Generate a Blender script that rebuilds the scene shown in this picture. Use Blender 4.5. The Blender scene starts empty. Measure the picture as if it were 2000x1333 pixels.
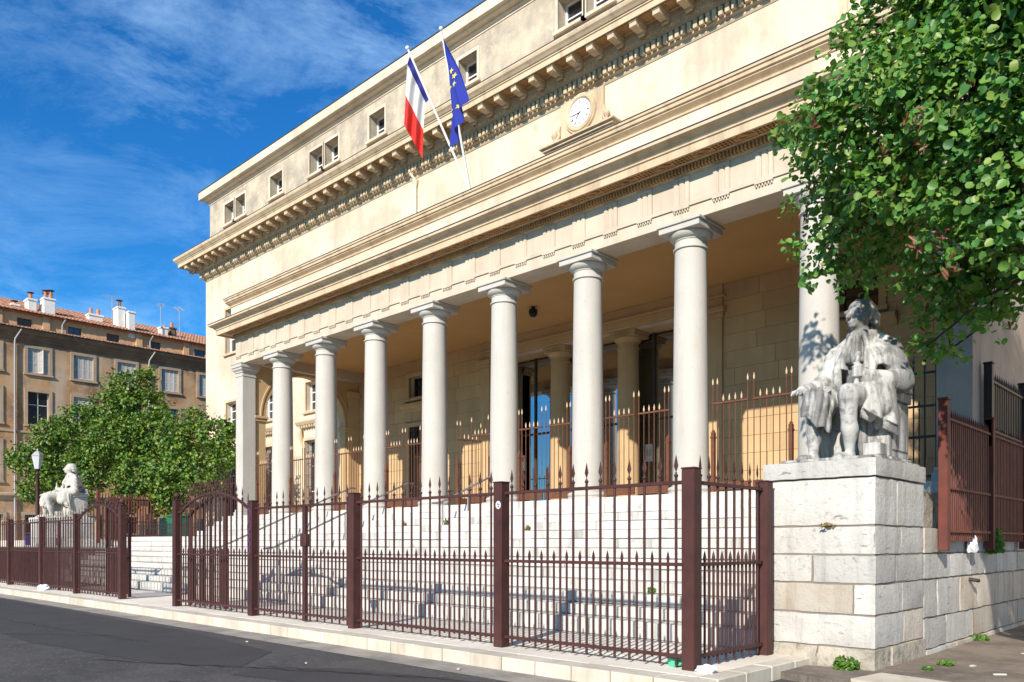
import bpy, math, random
import numpy as np
from mathutils import Vector, Matrix

R = math.radians
random.seed(7)
rng = np.random.default_rng(11)
SC = bpy.context.scene
COL = SC.collection

# ---------------------------------------------------------------- camera
cam_d = bpy.data.cameras.new('camera')
cam = bpy.data.objects.new('camera', cam_d)
COL.objects.link(cam)
cam.location = (0, 0, 1.4)
cam.rotation_euler = (R(90), 0, R(43.8))
cam_d.sensor_fit = 'HORIZONTAL'
cam_d.sensor_width = 36
cam_d.lens = 36 * 1565 / 2000
cam_d.shift_y = (1063 - 666.5) / 2000
cam_d.clip_end = 2000
cam_d.clip_start = 0.05
SC.camera = cam

# ---------------------------------------------------------------- sun, sky, exposure
LIGHT = Vector((-0.355, 1.0, -0.606)).normalized()
SUN_EL = math.asin(-LIGHT.z)
SUN_AZ = math.atan2(-LIGHT.x, -LIGHT.y)
sun_d = bpy.data.lights.new('sun', 'SUN')
sun_d.energy = 5.0
sun_d.angle = R(0.7)
sun_d.color = (1.0, 0.925, 0.82)
sun = bpy.data.objects.new('sun', sun_d)
COL.objects.link(sun)
sun.rotation_euler = LIGHT.to_track_quat('-Z', 'Y').to_euler()

world = bpy.data.worlds.new('World')
SC.world = world
world.use_nodes = True
wn, wl = world.node_tree.nodes, world.node_tree.links
wn.clear()
w_out = wn.new('ShaderNodeOutputWorld')
w_bg = wn.new('ShaderNodeBackground')
w_bg.inputs['Strength'].default_value = 0.082
w_sky = wn.new('ShaderNodeTexSky')
w_sky.sky_type = 'NISHITA'
w_sky.sun_disc = False
w_sky.sun_elevation = SUN_EL
w_sky.sun_rotation = SUN_AZ
w_sky.air_density = 1.0
w_sky.dust_density = 0.3
w_sky.ozone_density = 2.5
w_hs = wn.new('ShaderNodeHueSaturation')
w_hs.inputs['Saturation'].default_value = 1.25
w_hs.inputs['Value'].default_value = 1.0
w_tc = wn.new('ShaderNodeTexCoord')
w_mp = wn.new('ShaderNodeMapping')
w_mp.inputs['Rotation'].default_value = (R(18), R(-12), R(40))
w_mp.inputs['Scale'].default_value = (2.0, 4.2, 10.0)
w_n1 = wn.new('ShaderNodeTexNoise')
w_n1.inputs['Scale'].default_value = 1.1
w_n1.inputs['Detail'].default_value = 9
w_n1.inputs['Roughness'].default_value = 0.72
w_n1.inputs['Distortion'].default_value = 0.35
w_n2 = wn.new('ShaderNodeTexNoise')
w_n2.inputs['Scale'].default_value = 2.1
w_n2.inputs['Detail'].default_value = 3
w_m1 = wn.new('ShaderNodeMapRange')
w_m1.inputs['From Min'].default_value = 0.42
w_m1.inputs['From Max'].default_value = 0.80
w_m1.inputs['To Max'].default_value = 0.6
w_m2 = wn.new('ShaderNodeMapRange')
w_m2.inputs['From Min'].default_value = 0.38
w_m2.inputs['From Max'].default_value = 0.62
w_mul = wn.new('ShaderNodeMath'); w_mul.operation = 'MULTIPLY'
w_mix = wn.new('ShaderNodeMix'); w_mix.data_type = 'RGBA'
w_mix.inputs['B'].default_value = (6.5, 10.0, 13.5, 1)
wl.new(w_tc.outputs['Generated'], w_mp.inputs['Vector'])
wl.new(w_mp.outputs['Vector'], w_n1.inputs['Vector'])
wl.new(w_tc.outputs['Generated'], w_n2.inputs['Vector'])
wl.new(w_n1.outputs['Fac'], w_m1.inputs['Value'])
wl.new(w_n2.outputs['Fac'], w_m2.inputs['Value'])
wl.new(w_m1.outputs['Result'], w_mul.inputs[0])
wl.new(w_m2.outputs['Result'], w_mul.inputs[1])
wl.new(w_sky.outputs['Color'], w_hs.inputs['Color'])
w_tint = wn.new('ShaderNodeMix'); w_tint.data_type = 'RGBA'; w_tint.blend_type = 'MULTIPLY'
w_tint.inputs['Factor'].default_value = 1
w_tint.inputs['B'].default_value = (0.34, 1.04, 1.45, 1)
wl.new(w_hs.outputs['Color'], w_tint.inputs['A'])
wl.new(w_tint.outputs['Result'], w_mix.inputs['A'])
wl.new(w_mul.outputs['Value'], w_mix.inputs['Factor'])
wl.new(w_mix.outputs['Result'], w_bg.inputs['Color'])
wl.new(w_bg.outputs['Background'], w_out.inputs['Surface'])

SC.view_settings.view_transform = 'Standard'
SC.view_settings.look = 'None'
SC.view_settings.gamma = 1
SC.view_settings.use_curve_mapping = False
SC.view_settings.exposure = 0.54
SC.cycles.max_bounces = 8
SC.cycles.diffuse_bounces = 5
SC.cycles.transparent_max_bounces = 6
SC.cycles.use_adaptive_sampling = True
SC.cycles.use_denoising = True

# ---------------------------------------------------------------- materials
def mat(name, col, rough=0.85, var=None, vscale=1.2, streak=None, sscale=2.5, samt=0.5,
        spots=None, pscale=9, pamt=0.6, plo=0.56, rnd=0.0, bump=0.0, bscale=25, metal=0.0, spec=0.3,
        vlo=0.4, vhi=0.65, vamt=0.6, slo=0.5, shi=0.72, bdist=0.02, k=1.0, pits=None, ptamt=0.75, ptlo=0.60, ptscale=3.2):
    """procedural surface: base colour + broad variation + vertical streaks + small spots, bump from fine noise"""
    m = bpy.data.materials.new(name)
    m.use_nodes = True
    n, l = m.node_tree.nodes, m.node_tree.links
    b = n['Principled BSDF']
    col, var, streak, spots, pits = [tuple(q*k for q in c) if c else c for c in (col, var, streak, spots, pits)]
    b.inputs['Roughness'].default_value = rough
    b.inputs['Metallic'].default_value = metal
    b.inputs['Specular IOR Level'].default_value = spec
    geo = n.new('ShaderNodeNewGeometry')
    cur = None
    def rgb(c):
        return (c[0], c[1], c[2], 1)
    def noise(scale, detail=6, rough_=0.6, stretch=None):
        t = n.new('ShaderNodeTexNoise')
        t.inputs['Scale'].default_value = scale
        t.inputs['Detail'].default_value = detail
        t.inputs['Roughness'].default_value = rough_
        if stretch:
            mp = n.new('ShaderNodeMapping')
            mp.inputs['Scale'].default_value = stretch
            l.new(geo.outputs['Position'], mp.inputs['Vector'])
            l.new(mp.outputs['Vector'], t.inputs['Vector'])
        else:
            l.new(geo.outputs['Position'], t.inputs['Vector'])
        return t.outputs['Fac']
    def ramp(sock, lo, hi, amt):
        r = n.new('ShaderNodeMapRange')
        r.inputs['From Min'].default_value = lo
        r.inputs['From Max'].default_value = hi
        r.inputs['To Max'].default_value = amt
        l.new(sock, r.inputs['Value'])
        return r.outputs['Result']
    def mix(fac, c2):
        nonlocal cur
        x = n.new('ShaderNodeMix'); x.data_type = 'RGBA'
        l.new(fac, x.inputs['Factor'])
        if cur is None:
            x.inputs['A'].default_value = rgb(col)
        else:
            l.new(cur, x.inputs['A'])
        x.inputs['B'].default_value = rgb(c2)
        cur = x.outputs['Result']
    if var:
        mix(ramp(noise(vscale), vlo, vhi, vamt), var)
    if streak:
        mix(ramp(noise(sscale, 5, 0.65, (1, 1, 0.12)), slo, shi, samt), streak)
    if spots:
        mix(ramp(noise(pscale, 7, 0.7), plo, plo + 0.12, pamt), spots)
    if pits:
        mix(ramp(noise(ptscale, 9, 0.72, (1, 1, 5.5)), ptlo, ptlo + 0.05, ptamt), pits)
    if rnd:
        oi = n.new('ShaderNodeObjectInfo')
        mr = n.new('ShaderNodeMapRange')
        mr.inputs['To Min'].default_value = 1 - rnd
        mr.inputs['To Max'].default_value = 1 + rnd
        l.new(oi.outputs['Random'], mr.inputs['Value'])
        vm = n.new('ShaderNodeVectorMath'); vm.operation = 'SCALE'
        if cur is None:
            vm.inputs[0].default_value = col[:3]
        else:
            l.new(cur, vm.inputs[0])
        l.new(mr.outputs['Result'], vm.inputs['Scale'])
        cur = vm.outputs['Vector']
    if cur is None:
        b.inputs['Base Color'].default_value = rgb(col)
    else:
        l.new(cur, b.inputs['Base Color'])
    if bump:
        bp = n.new('ShaderNodeBump')
        bp.inputs['Strength'].default_value = bump
        bp.inputs['Distance'].default_value = bdist
        l.new(noise(bscale, 8, 0.65), bp.inputs['Height'])
        l.new(bp.outputs['Normal'], b.inputs['Normal'])
    return m

def leaf_mat(name, cols, trans=(0.25, 0.45, 0.05), tfac=0.3, rough=0.45):
    m = bpy.data.materials.new(name)
    m.use_nodes = True
    n, l = m.node_tree.nodes, m.node_tree.links
    b = n['Principled BSDF']; out = n['Material Output']
    b.inputs['Roughness'].default_value = rough
    b.inputs['Specular IOR Level'].default_value = 0.35
    geo = n.new('ShaderNodeNewGeometry')
    cr = n.new('ShaderNodeValToRGB')
    el = cr.color_ramp.elements
    for i, c in enumerate(cols):
        p = i / (len(cols) - 1)
        e = el[i] if i < 2 else el.new(p)
        e.position = p
        e.color = (c[0], c[1], c[2], 1)
    l.new(geo.outputs['Random Per Island'], cr.inputs['Fac'])
    l.new(cr.outputs['Color'], b.inputs['Base Color'])
    t = n.new('ShaderNodeBsdfTranslucent')
    t.inputs['Color'].default_value = (*trans, 1)
    mx = n.new('ShaderNodeMixShader'); mx.inputs['Fac'].default_value = tfac
    l.new(b.outputs['BSDF'], mx.inputs[1]); l.new(t.outputs['BSDF'], mx.inputs[2])
    l.new(mx.outputs['Shader'], out.inputs['Surface'])
    return m

MT = {}
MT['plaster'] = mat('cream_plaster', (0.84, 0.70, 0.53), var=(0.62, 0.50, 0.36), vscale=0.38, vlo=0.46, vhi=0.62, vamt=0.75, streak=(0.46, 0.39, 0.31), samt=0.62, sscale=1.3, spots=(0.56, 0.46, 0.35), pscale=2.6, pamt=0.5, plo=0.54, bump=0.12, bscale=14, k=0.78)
MT['attic'] = mat('weathered_grey_plaster', (0.72, 0.60, 0.44), var=(0.38, 0.33, 0.27), vscale=1.1, vamt=0.9, streak=(0.36, 0.31, 0.25), samt=0.45, sscale=2.2, spots=(0.78, 0.70, 0.56), pscale=5, pamt=0.8, bump=0.25, bscale=18, k=0.72)
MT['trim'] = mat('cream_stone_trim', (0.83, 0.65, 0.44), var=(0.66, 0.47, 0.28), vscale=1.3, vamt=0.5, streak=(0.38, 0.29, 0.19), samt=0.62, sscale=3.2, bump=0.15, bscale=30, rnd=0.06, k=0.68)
MT['frieze'] = mat('pale_frieze_stone', (0.76, 0.64, 0.50), var=(0.60, 0.49, 0.36), vscale=1.5, vamt=0.5, streak=(0.50, 0.42, 0.32), samt=0.45, bump=0.15, bscale=26, rnd=0.05, k=0.68)
MT['column'] = mat('pale_column_stone', (0.76, 0.71, 0.635), var=(0.64, 0.59, 0.50), vscale=0.9, vamt=0.45, streak=(0.52, 0.47, 0.39), samt=0.35, sscale=3, spots=(0.5, 0.46, 0.4), pscale=14, pamt=0.4, plo=0.57, bump=0.1, bscale=30, k=0.62)
MT['soffit'] = mat('golden_soffit_stone_shade_browned', (0.46, 0.27, 0.115), var=(0.26, 0.15, 0.07), vscale=3, vamt=0.7)  # dirty golden stone, browned further to hold the shade under the cornices
MT['brown_stain'] = mat('rust_stained_limestone', (0.70, 0.63, 0.53), var=(0.55, 0.44, 0.32), vscale=1.6, vamt=0.8, streak=(0.34, 0.20, 0.11), samt=0.6, sscale=3.5, spots=(0.22, 0.19, 0.16), pscale=10, pamt=0.6, plo=0.6, bump=0.8, bscale=16, rnd=0.15, k=0.68)
MT['shade_plaster'] = mat('grey_brown_shade_plaster', (0.34, 0.285, 0.235), var=(0.24, 0.20, 0.17), vscale=1.0, vamt=0.7, streak=(0.18, 0.15, 0.13), samt=0.5, bump=0.2)  # tree shade on the end wall and right pier is put into this colour
MT['joint'] = mat('drum_joint_mortar', (0.52, 0.47, 0.38), k=0.6)
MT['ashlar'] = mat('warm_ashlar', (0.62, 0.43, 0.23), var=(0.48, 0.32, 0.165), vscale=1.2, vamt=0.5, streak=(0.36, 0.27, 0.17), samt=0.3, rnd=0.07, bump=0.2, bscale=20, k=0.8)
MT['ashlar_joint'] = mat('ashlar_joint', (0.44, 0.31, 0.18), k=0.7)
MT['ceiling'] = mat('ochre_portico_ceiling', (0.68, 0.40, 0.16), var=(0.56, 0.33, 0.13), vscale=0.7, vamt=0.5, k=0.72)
MT['step'] = mat('white_step_stone', (0.79, 0.75, 0.685), var=(0.65, 0.61, 0.55), vscale=1.6, vamt=0.55, streak=(0.36, 0.34, 0.31), samt=0.7, sscale=3.4, slo=0.53, shi=0.68, spots=(0.35, 0.33, 0.29), pscale=7, pamt=0.65, plo=0.57, rnd=0.08, pits=(0.30, 0.27, 0.24), ptlo=0.64, ptamt=0.5, bump=0.3, bscale=22, k=0.68)
MT['step_core'] = mat('step_joint_dark', (0.27, 0.245, 0.215), bump=0.2)
MT['block'] = mat('pitted_limestone', (0.74, 0.70, 0.64), var=(0.55, 0.51, 0.45), vscale=1.8, vamt=0.6, streak=(0.36, 0.34, 0.31), samt=0.7, sscale=4, spots=(0.26, 0.24, 0.22), pscale=11, pamt=0.7, plo=0.585, rnd=0.16, pits=(0.16, 0.145, 0.13), ptlo=0.605, bump=0.8, bscale=16, k=0.68)
MT['rough_block'] = mat('rough_base_limestone', (0.62, 0.55, 0.44), var=(0.36, 0.31, 0.25), vscale=3, vamt=0.7, spots=(0.16, 0.15, 0.13), pscale=6, pamt=0.7, plo=0.55, bump=0.9, bscale=7, bdist=0.06, k=0.72)
MT['mortar'] = mat('dark_mortar', (0.20, 0.17, 0.14), bump=0.3)
MT['marble'] = mat('weathered_white_marble', (0.79, 0.765, 0.71), var=(0.56, 0.53, 0.48), vscale=3, vamt=0.5, streak=(0.15, 0.145, 0.14), samt=0.78, sscale=3.6, slo=0.45, shi=0.58, spots=(0.17, 0.16, 0.155), pscale=6, pamt=0.75, plo=0.53, bump=0.35, bscale=24, rough=0.7, k=0.62)
MT['marble_far'] = mat('clean_white_marble', (0.78, 0.73, 0.64), var=(0.62, 0.57, 0.49), vscale=3, vamt=0.5, spots=(0.35, 0.32, 0.3), pscale=8, pamt=0.4, plo=0.62, bump=0.2, rough=0.7, k=0.62)
MT['iron'] = mat('maroon_painted_iron', (0.135, 0.052, 0.044), rough=0.55, var=(0.085, 0.036, 0.032), vscale=5, vamt=0.7, rnd=0.12, spec=0.22, spots=(0.22, 0.10, 0.075), pscale=22, pamt=0.5, plo=0.66, bump=0.08, bscale=60, k=0.5)
MT['iron_red'] = mat('red_brown_painted_iron', (0.20, 0.058, 0.042), rough=0.65, var=(0.10, 0.04, 0.035), vscale=3, vamt=0.6, rnd=0.15, spec=0.2, bump=0.08, bscale=50, k=0.72)
MT['iron_dark'] = mat('near_black_iron', (0.035, 0.025, 0.024), rough=0.5, rnd=0.1)
MT['rust'] = mat('rust_red_gate_paint', (0.25, 0.095, 0.05), rough=0.6, var=(0.17, 0.065, 0.03), vscale=4, vamt=0.7, rnd=0.12, spots=(0.40, 0.19, 0.08), pscale=14, pamt=0.5, bump=0.15, k=0.52)
MT['steel'] = mat('grey_handrail_steel', (0.28, 0.27, 0.27), rough=0.45, metal=0.5)
MT['gilt'] = mat('pale_gilt_tip', (0.55, 0.40, 0.25), rough=0.5)
MT['asphalt'] = mat('asphalt', (0.078, 0.070, 0.062), var=(0.050, 0.046, 0.043), vscale=0.45, vamt=0.9, vlo=0.42, vhi=0.6, streak=(0.10, 0.092, 0.085), samt=0.6, sscale=3, spots=(0.19, 0.175, 0.16), pscale=26, pamt=0.8, plo=0.55, bump=0.45, bscale=120, rough=0.8, bdist=0.006)
MT['asphalt_new'] = mat('dark_asphalt_patch', (0.046, 0.042, 0.039), var=(0.064, 0.058, 0.053), vscale=1.1, vamt=0.6, spots=(0.12, 0.112, 0.105), pscale=30, pamt=0.75, bump=0.3, bscale=120, rough=0.75, bdist=0.005)
MT['tar'] = mat('tar_seam', (0.022, 0.022, 0.023), rough=0.95, spec=0.1)
MT['gutter'] = mat('worn_gutter_concrete', (0.34, 0.30, 0.25), var=(0.17, 0.15, 0.128), vscale=1.6, vamt=0.8, spots=(0.38, 0.34, 0.29), pscale=12, pamt=0.4, bump=0.4, bscale=40)
MT['kerb'] = mat('cream_kerb_stone', (0.68, 0.61, 0.50), var=(0.54, 0.44, 0.31), vscale=2.2, vamt=0.55, streak=(0.40, 0.33, 0.24), samt=0.55, sscale=5, rnd=0.08, bump=0.25, bscale=35, k=0.8)
MT['paving'] = mat('pale_paving', (0.62, 0.56, 0.47), var=(0.46, 0.41, 0.34), vscale=0.9, vamt=0.6, spots=(0.34, 0.30, 0.26), pscale=9, pamt=0.35, plo=0.6, rnd=0.05, bump=0.25, bscale=40, k=1.15)
MT['paving_joint'] = mat('paving_joint', (0.24, 0.21, 0.18))
MT['dirt'] = mat('dirty_old_tarmac', (0.23, 0.185, 0.145), var=(0.11, 0.09, 0.075), vscale=1.3, vamt=0.8, spots=(0.34, 0.29, 0.23), pscale=9, pamt=0.5, plo=0.63, streak=(0.33, 0.28, 0.22), samt=0.5, sscale=5, bump=0.9, bscale=30, bdist=0.03)
MT['slate'] = mat('dark_flashing', (0.05, 0.05, 0.052), rough=0.6)
MT['white'] = mat('white_paint', (0.80, 0.79, 0.76), rough=0.5)
MT['dial'] = mat('white_enamel_dial', (0.82, 0.82, 0.82), rough=0.3)
MT['black'] = mat('black_enamel', (0.015, 0.015, 0.017), rough=0.5)
MT['bronze'] = mat('dark_bronze', (0.06, 0.045, 0.035), rough=0.55)
MT['room'] = mat('dark_room', (0.03, 0.026, 0.022), rough=0.9)
MT['door'] = mat('dark_oak_door', (0.10, 0.055, 0.03), rough=0.5, streak=(0.05, 0.03, 0.018), samt=0.6)
MT['fl_blue'] = mat('blue_flag_cloth', (0.012, 0.025, 0.24), rough=0.8)
MT['fl_navy'] = mat('navy_flag_cloth', (0.015, 0.02, 0.16), rough=0.8)
MT['fl_white'] = mat('white_flag_cloth', (0.62, 0.60, 0.58), rough=0.8)
MT['fl_red'] = mat('red_flag_cloth', (0.58, 0.03, 0.02), rough=0.8)
MT['fl_gold'] = mat('yellow_star_cloth', (0.75, 0.55, 0.03), rough=0.8)
MT['bark'] = mat('dark_bark', (0.065, 0.048, 0.036), var=(0.035, 0.027, 0.022), vscale=8, vamt=0.8, bump=0.8, bscale=30)
MT['leaf_near'] = leaf_mat('round_leaf_green', [(0.040, 0.115, 0.028), (0.060, 0.175, 0.036), (0.085, 0.225, 0.045), (0.15, 0.28, 0.045), (0.085, 0.20, 0.04), (0.22, 0.31, 0.06), (0.05, 0.14, 0.03)], trans=(0.20, 0.44, 0.04), tfac=0.25)
MT['leaf_far'] = leaf_mat('bright_leaf_green', [(0.022, 0.066, 0.010), (0.040, 0.105, 0.012), (0.075, 0.16, 0.016), (0.14, 0.23, 0.025), (0.055, 0.13, 0.014), (0.22, 0.26, 0.035), (0.03, 0.085, 0.012)], trans=(0.20, 0.32, 0.02), tfac=0.16)
MT['weed'] = leaf_mat('weed_green', [(0.04, 0.10, 0.015), (0.07, 0.16, 0.02), (0.12, 0.20, 0.03)], trans=(0.25, 0.5, 0.03), tfac=0.25)
MT['weed_dry'] = leaf_mat('dry_weed', [(0.10, 0.12, 0.03), (0.22, 0.16, 0.05), (0.30, 0.12, 0.05)], tfac=0.2)
MT['pod'] = leaf_mat('red_brown_pod', [(0.09, 0.03, 0.016), (0.15, 0.05, 0.025), (0.22, 0.10, 0.05)], trans=(0.4, 0.15, 0.06), tfac=0.2)
MT['ochre'] = mat('stained_ochre_render', (0.46, 0.27, 0.135), var=(0.22, 0.125, 0.075), vscale=0.55, vamt=0.95, vlo=0.44, vhi=0.56, streak=(0.48, 0.39, 0.29), samt=0.75, sscale=0.8, spots=(0.54, 0.28, 0.12), pscale=1.1, pamt=0.8, plo=0.52, bump=0.25, bscale=12)
MT['ochre_pale'] = mat('pale_ochre_render', (0.60, 0.37, 0.19), var=(0.46, 0.26, 0.13), vscale=0.9, vamt=0.6, streak=(0.26, 0.16, 0.10), samt=0.4, bump=0.1)
MT['bl_cornice'] = mat('dirty_brown_cornice', (0.24, 0.14, 0.08), var=(0.12, 0.075, 0.05), vscale=0.8, vamt=0.7, spots=(0.40, 0.33, 0.26), pscale=1.3, pamt=0.7, plo=0.58, bump=0.3)
MT['surround'] = mat('beige_window_stone', (0.42, 0.31, 0.21), var=(0.30, 0.21, 0.14), vscale=1.5, vamt=0.6, rnd=0.1, k=0.95)
MT['shutter'] = mat('grey_shutter_paint', (0.56, 0.51, 0.44), rough=0.6, rnd=0.12)
MT['shutter_dk'] = mat('dark_shutter_paint', (0.095, 0.078, 0.066), rough=0.6, rnd=0.2)
MT['tile'] = mat('terracotta_tile', (0.42, 0.20, 0.115), var=(0.22, 0.115, 0.08), vscale=2.5, vamt=0.7, spots=(0.60, 0.42, 0.30), pscale=4, pamt=0.6, plo=0.55, bump=0.2)
MT['chimney'] = mat('white_chimney_render', (0.78, 0.74, 0.68), var=(0.62, 0.57, 0.5), vscale=1.5, vamt=0.5)
MT['pot'] = mat('orange_chimney_pot', (0.52, 0.18, 0.07), rough=0.7, rnd=0.15)
MT['pipe'] = mat('grey_zinc_pipe', (0.36, 0.35, 0.34), rough=0.5)
MT['pipe_cream'] = mat('cream_pipe', (0.70, 0.62, 0.47), rough=0.6)
MT['plastic_w'] = mat('white_plastic_bag', (0.75, 0.76, 0.78), rough=0.35)
MT['plastic_g'] = mat('green_plastic', (0.08, 0.50, 0.27), rough=0.35)
MT['paper'] = mat('white_paper', (0.55, 0.52, 0.47), rough=0.7)
MT['yellow'] = mat('yellow_plastic', (0.65, 0.36, 0.02), rough=0.45)
MT['purple'] = mat('purple_spray_paint', (0.16, 0.045, 0.20), rough=0.5)
MT['sign_blue'] = mat('blue_sign', (0.04, 0.04, 0.22), rough=0.5)
MT['pink'] = mat('dusty_red_iron_post', (0.26, 0.10, 0.085), rough=0.55)
MT['green_bin'] = mat('green_bin', (0.02, 0.12, 0.07), rough=0.5)

def glass(name, col, rough=0.02, ior=1.9):
    m = bpy.data.materials.new(name); m.use_nodes = True
    b = m.node_tree.nodes['Principled BSDF']
    b.inputs['Base Color'].default_value = (*col, 1)
    b.inputs['Roughness'].default_value = rough
    b.inputs['IOR'].default_value = ior
    b.inputs['Specular IOR Level'].default_value = 0.5
    return m
MT['glass'] = glass('dark_window_glass', (0.012, 0.014, 0.018))
MT['lobby_glass'] = glass('mirror_coated_lobby_glass', (0.40, 0.44, 0.48), 0.012, 1.5)
MT['lobby_glass'].node_tree.nodes['Principled BSDF'].inputs['Metallic'].default_value = 1.0
MT['lamp_glass'] = glass('pale_lantern_glass', (0.55, 0.56, 0.55), 0.25, 1.4)

# ---------------------------------------------------------------- mesh helpers
class MB:
    def __init__(s):
        s.v = []; s.f = []
    def add(s, vs, fs):
        o = len(s.v)
        s.v += [tuple(p) for p in vs]
        s.f += [tuple(i + o for i in f) for f in fs]
    def box(s, x0, x1, y0, y1, z0, z1, c=0.0):
        if c <= 0:
            s.add([(x0,y0,z0),(x1,y0,z0),(x1,y1,z0),(x0,y1,z0),(x0,y0,z1),(x1,y0,z1),(x1,y1,z1),(x0,y1,z1)],
                  [(0,3,2,1),(4,5,6,7),(0,1,5,4),(1,2,6,5),(2,3,7,6),(3,0,4,7)])
            return s
        vs = []; idx = {}
        for i, (X, sx) in enumerate(((x0, 1), (x1, -1))):
            for j, (Y, sy) in enumerate(((y0, 1), (y1, -1))):
                for k, (Z, sz) in enumerate(((z0, 1), (z1, -1))):
                    idx[(i,j,k,0)] = len(vs); vs.append((X, Y + sy*c, Z + sz*c))
                    idx[(i,j,k,1)] = len(vs); vs.append((X + sx*c, Y, Z + sz*c))
                    idx[(i,j,k,2)] = len(vs); vs.append((X + sx*c, Y + sy*c, Z))
        fs = []
        for i in (0, 1):
            fs.append([idx[(i,0,0,0)], idx[(i,1,0,0)], idx[(i,1,1,0)], idx[(i,0,1,0)]])
            fs.append([idx[(0,i,0,1)], idx[(1,i,0,1)], idx[(1,i,1,1)], idx[(0,i,1,1)]])
            fs.append([idx[(0,0,i,2)], idx[(1,0,i,2)], idx[(1,1,i,2)], idx[(0,1,i,2)]])
        for a in (0, 1):
            for b in (0, 1):
                fs.append([idx[(a,b,0,0)], idx[(a,b,1,0)], idx[(a,b,1,1)], idx[(a,b,0,1)]])
                fs.append([idx[(a,0,b,0)], idx[(a,1,b,0)], idx[(a,1,b,2)], idx[(a,0,b,2)]])
                fs.append([idx[(0,a,b,1)], idx[(1,a,b,1)], idx[(1,a,b,2)], idx[(0,a,b,2)]])
                for k in (0, 1):
                    fs.append([idx[(a,b,k,0)], idx[(a,b,k,1)], idx[(a,b,k,2)]])
        s.add(vs, fs)
        return s
    def rbox(s, x0, x1, y0, y1, z0, z1, seg=0.11, amp=0.010, fr=5.0, seed=0.0, rnd=0.014):
        """box with slightly eroded faces and rounded arrises"""
        from mathutils import noise as mn
        ids = {}; vs = []; fs = []
        L = (x1-x0, y1-y0, z1-z0); lo = (x0, y0, z0)
        n = [max(2, min(18, int(round(q/seg)))) for q in L]
        def vid(i, j, k):
            key = (i, j, k)
            if key in ids: return ids[key]
            p = [lo[a] + L[a]*t/n[a] for a, t in enumerate(key)]
            on = [(-1 if t == 0 else 1 if t == n[a] else 0) for a, t in enumerate(key)]
            ne = sum(1 for o in on if o)
            v = Vector(p)
            d = mn.noise(v*fr + Vector((seed, seed*1.7, 0)))*amp + mn.noise(v*fr*3.1 + Vector((seed, 0, 9)))*amp*0.5
            for a in range(3):
                if on[a]:
                    p[a] += on[a]*(d - (rnd*(0.6 + 0.9*abs(mn.noise(v*7 + Vector((3, seed, 0))))) if ne > 1 else 0))
            ids[key] = len(vs); vs.append(tuple(p)); return ids[key]
        for a in range(3):
            b, c = [q for q in range(3) if q != a]
            for e in (0, n[a]):
                for i in range(n[b]):
                    for j in range(n[c]):
                        q = []
                        for di, dj in ((0,0),(1,0),(1,1),(0,1)):
                            t = [0,0,0]; t[a] = e; t[b] = i+di; t[c] = j+dj
                            q.append(vid(*t))
                        fs.append(q)
        s.add(vs, fs); return s
    def quad(s, a, b, c, d):
        s.add([a, b, c, d], [(0,1,2,3)]); return s
    def poly(s, pts):
        s.add(pts, [tuple(range(len(pts)))]); return s
    def slab(s, pts, z0, z1):
        n = len(pts)
        s.add([(p[0],p[1],z0) for p in pts] + [(p[0],p[1],z1) for p in pts],
              [tuple(range(n))[::-1], tuple(range(n, 2*n))] + [(i,(i+1)%n,n+(i+1)%n,n+i) for i in range(n)])
        return s
    def lathe(s, prof, n=32, cx=0, cy=0, a0=0.0):
        vs = []; fs = []
        for r, z in prof:
            for i in range(n):
                a = a0 + 2*math.pi*i/n
                vs.append((cx + r*math.cos(a), cy + r*math.sin(a), z))
        for k in range(len(prof)-1):
            for i in range(n):
                j = (i+1) % n
                fs.append((k*n+i, k*n+j, (k+1)*n+j, (k+1)*n+i))
        fs.append(tuple(range(n))[::-1])
        fs.append(tuple(range((len(prof)-1)*n, len(prof)*n)))
        s.add(vs, fs); return s
    def tube(s, pts, rad, n=8, cap=True):
        pts = [Vector(p) for p in pts]
        if not isinstance(rad, (list, tuple)):
            rad = [rad]*len(pts)
        vs = []; fs = []
        up = None
        for i, p in enumerate(pts):
            t = (pts[min(i+1, len(pts)-1)] - pts[max(i-1, 0)])
            if t.length < 1e-9: t = Vector((0,0,1))
            t.normalize()
            if up is None:
                up = Vector((1,0,0)) if abs(t.z) > 0.9 else Vector((0,0,1))
            u = t.cross(up); u.normalize(); w = t.cross(u); up = -w if False else up
            for k in range(n):
                a = 2*math.pi*(k+0.5)/n
                vs.append(tuple(p + (u*math.cos(a) + w*math.sin(a))*rad[i]))
        for i in range(len(pts)-1):
            for k in range(n):
                j = (k+1) % n
                fs.append((i*n+k, i*n+j, (i+1)*n+j, (i+1)*n+k))
        if cap:
            fs.append(tuple(range(n))[::-1]); fs.append(tuple(range((len(pts)-1)*n, len(pts)*n)))
        s.add(vs, fs); return s
    def mold(s, path, prof, cap=True):
        """sweep a (projection, z) profile along an xy path, outward = right-hand side, mitred corners"""
        P = [Vector((p[0], p[1])) for p in path]
        m = len(prof); vs = []; fs = []
        for i, p in enumerate(P):
            ns = []
            if i > 0:
                d = (P[i]-P[i-1]).normalized(); ns.append(Vector((d.y, -d.x)))
            if i < len(P)-1:
                d = (P[i+1]-P[i]).normalized(); ns.append(Vector((d.y, -d.x)))
            nn = ns[0] if len(ns) == 1 else (ns[0]+ns[1])/(1+ns[0].dot(ns[1]))
            for q, z in prof:
                vs.append((p.x + nn.x*q, p.y + nn.y*q, z))
        for i in range(len(P)-1):
            for k in range(m-1):
                fs.append((i*m+k, (i+1)*m+k, (i+1)*m+k+1, i*m+k+1))
        if cap:
            fs.append(tuple(range(m))); fs.append(tuple(range((len(P)-1)*m, len(P)*m))[::-1])
        s.add(vs, fs); return s
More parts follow.
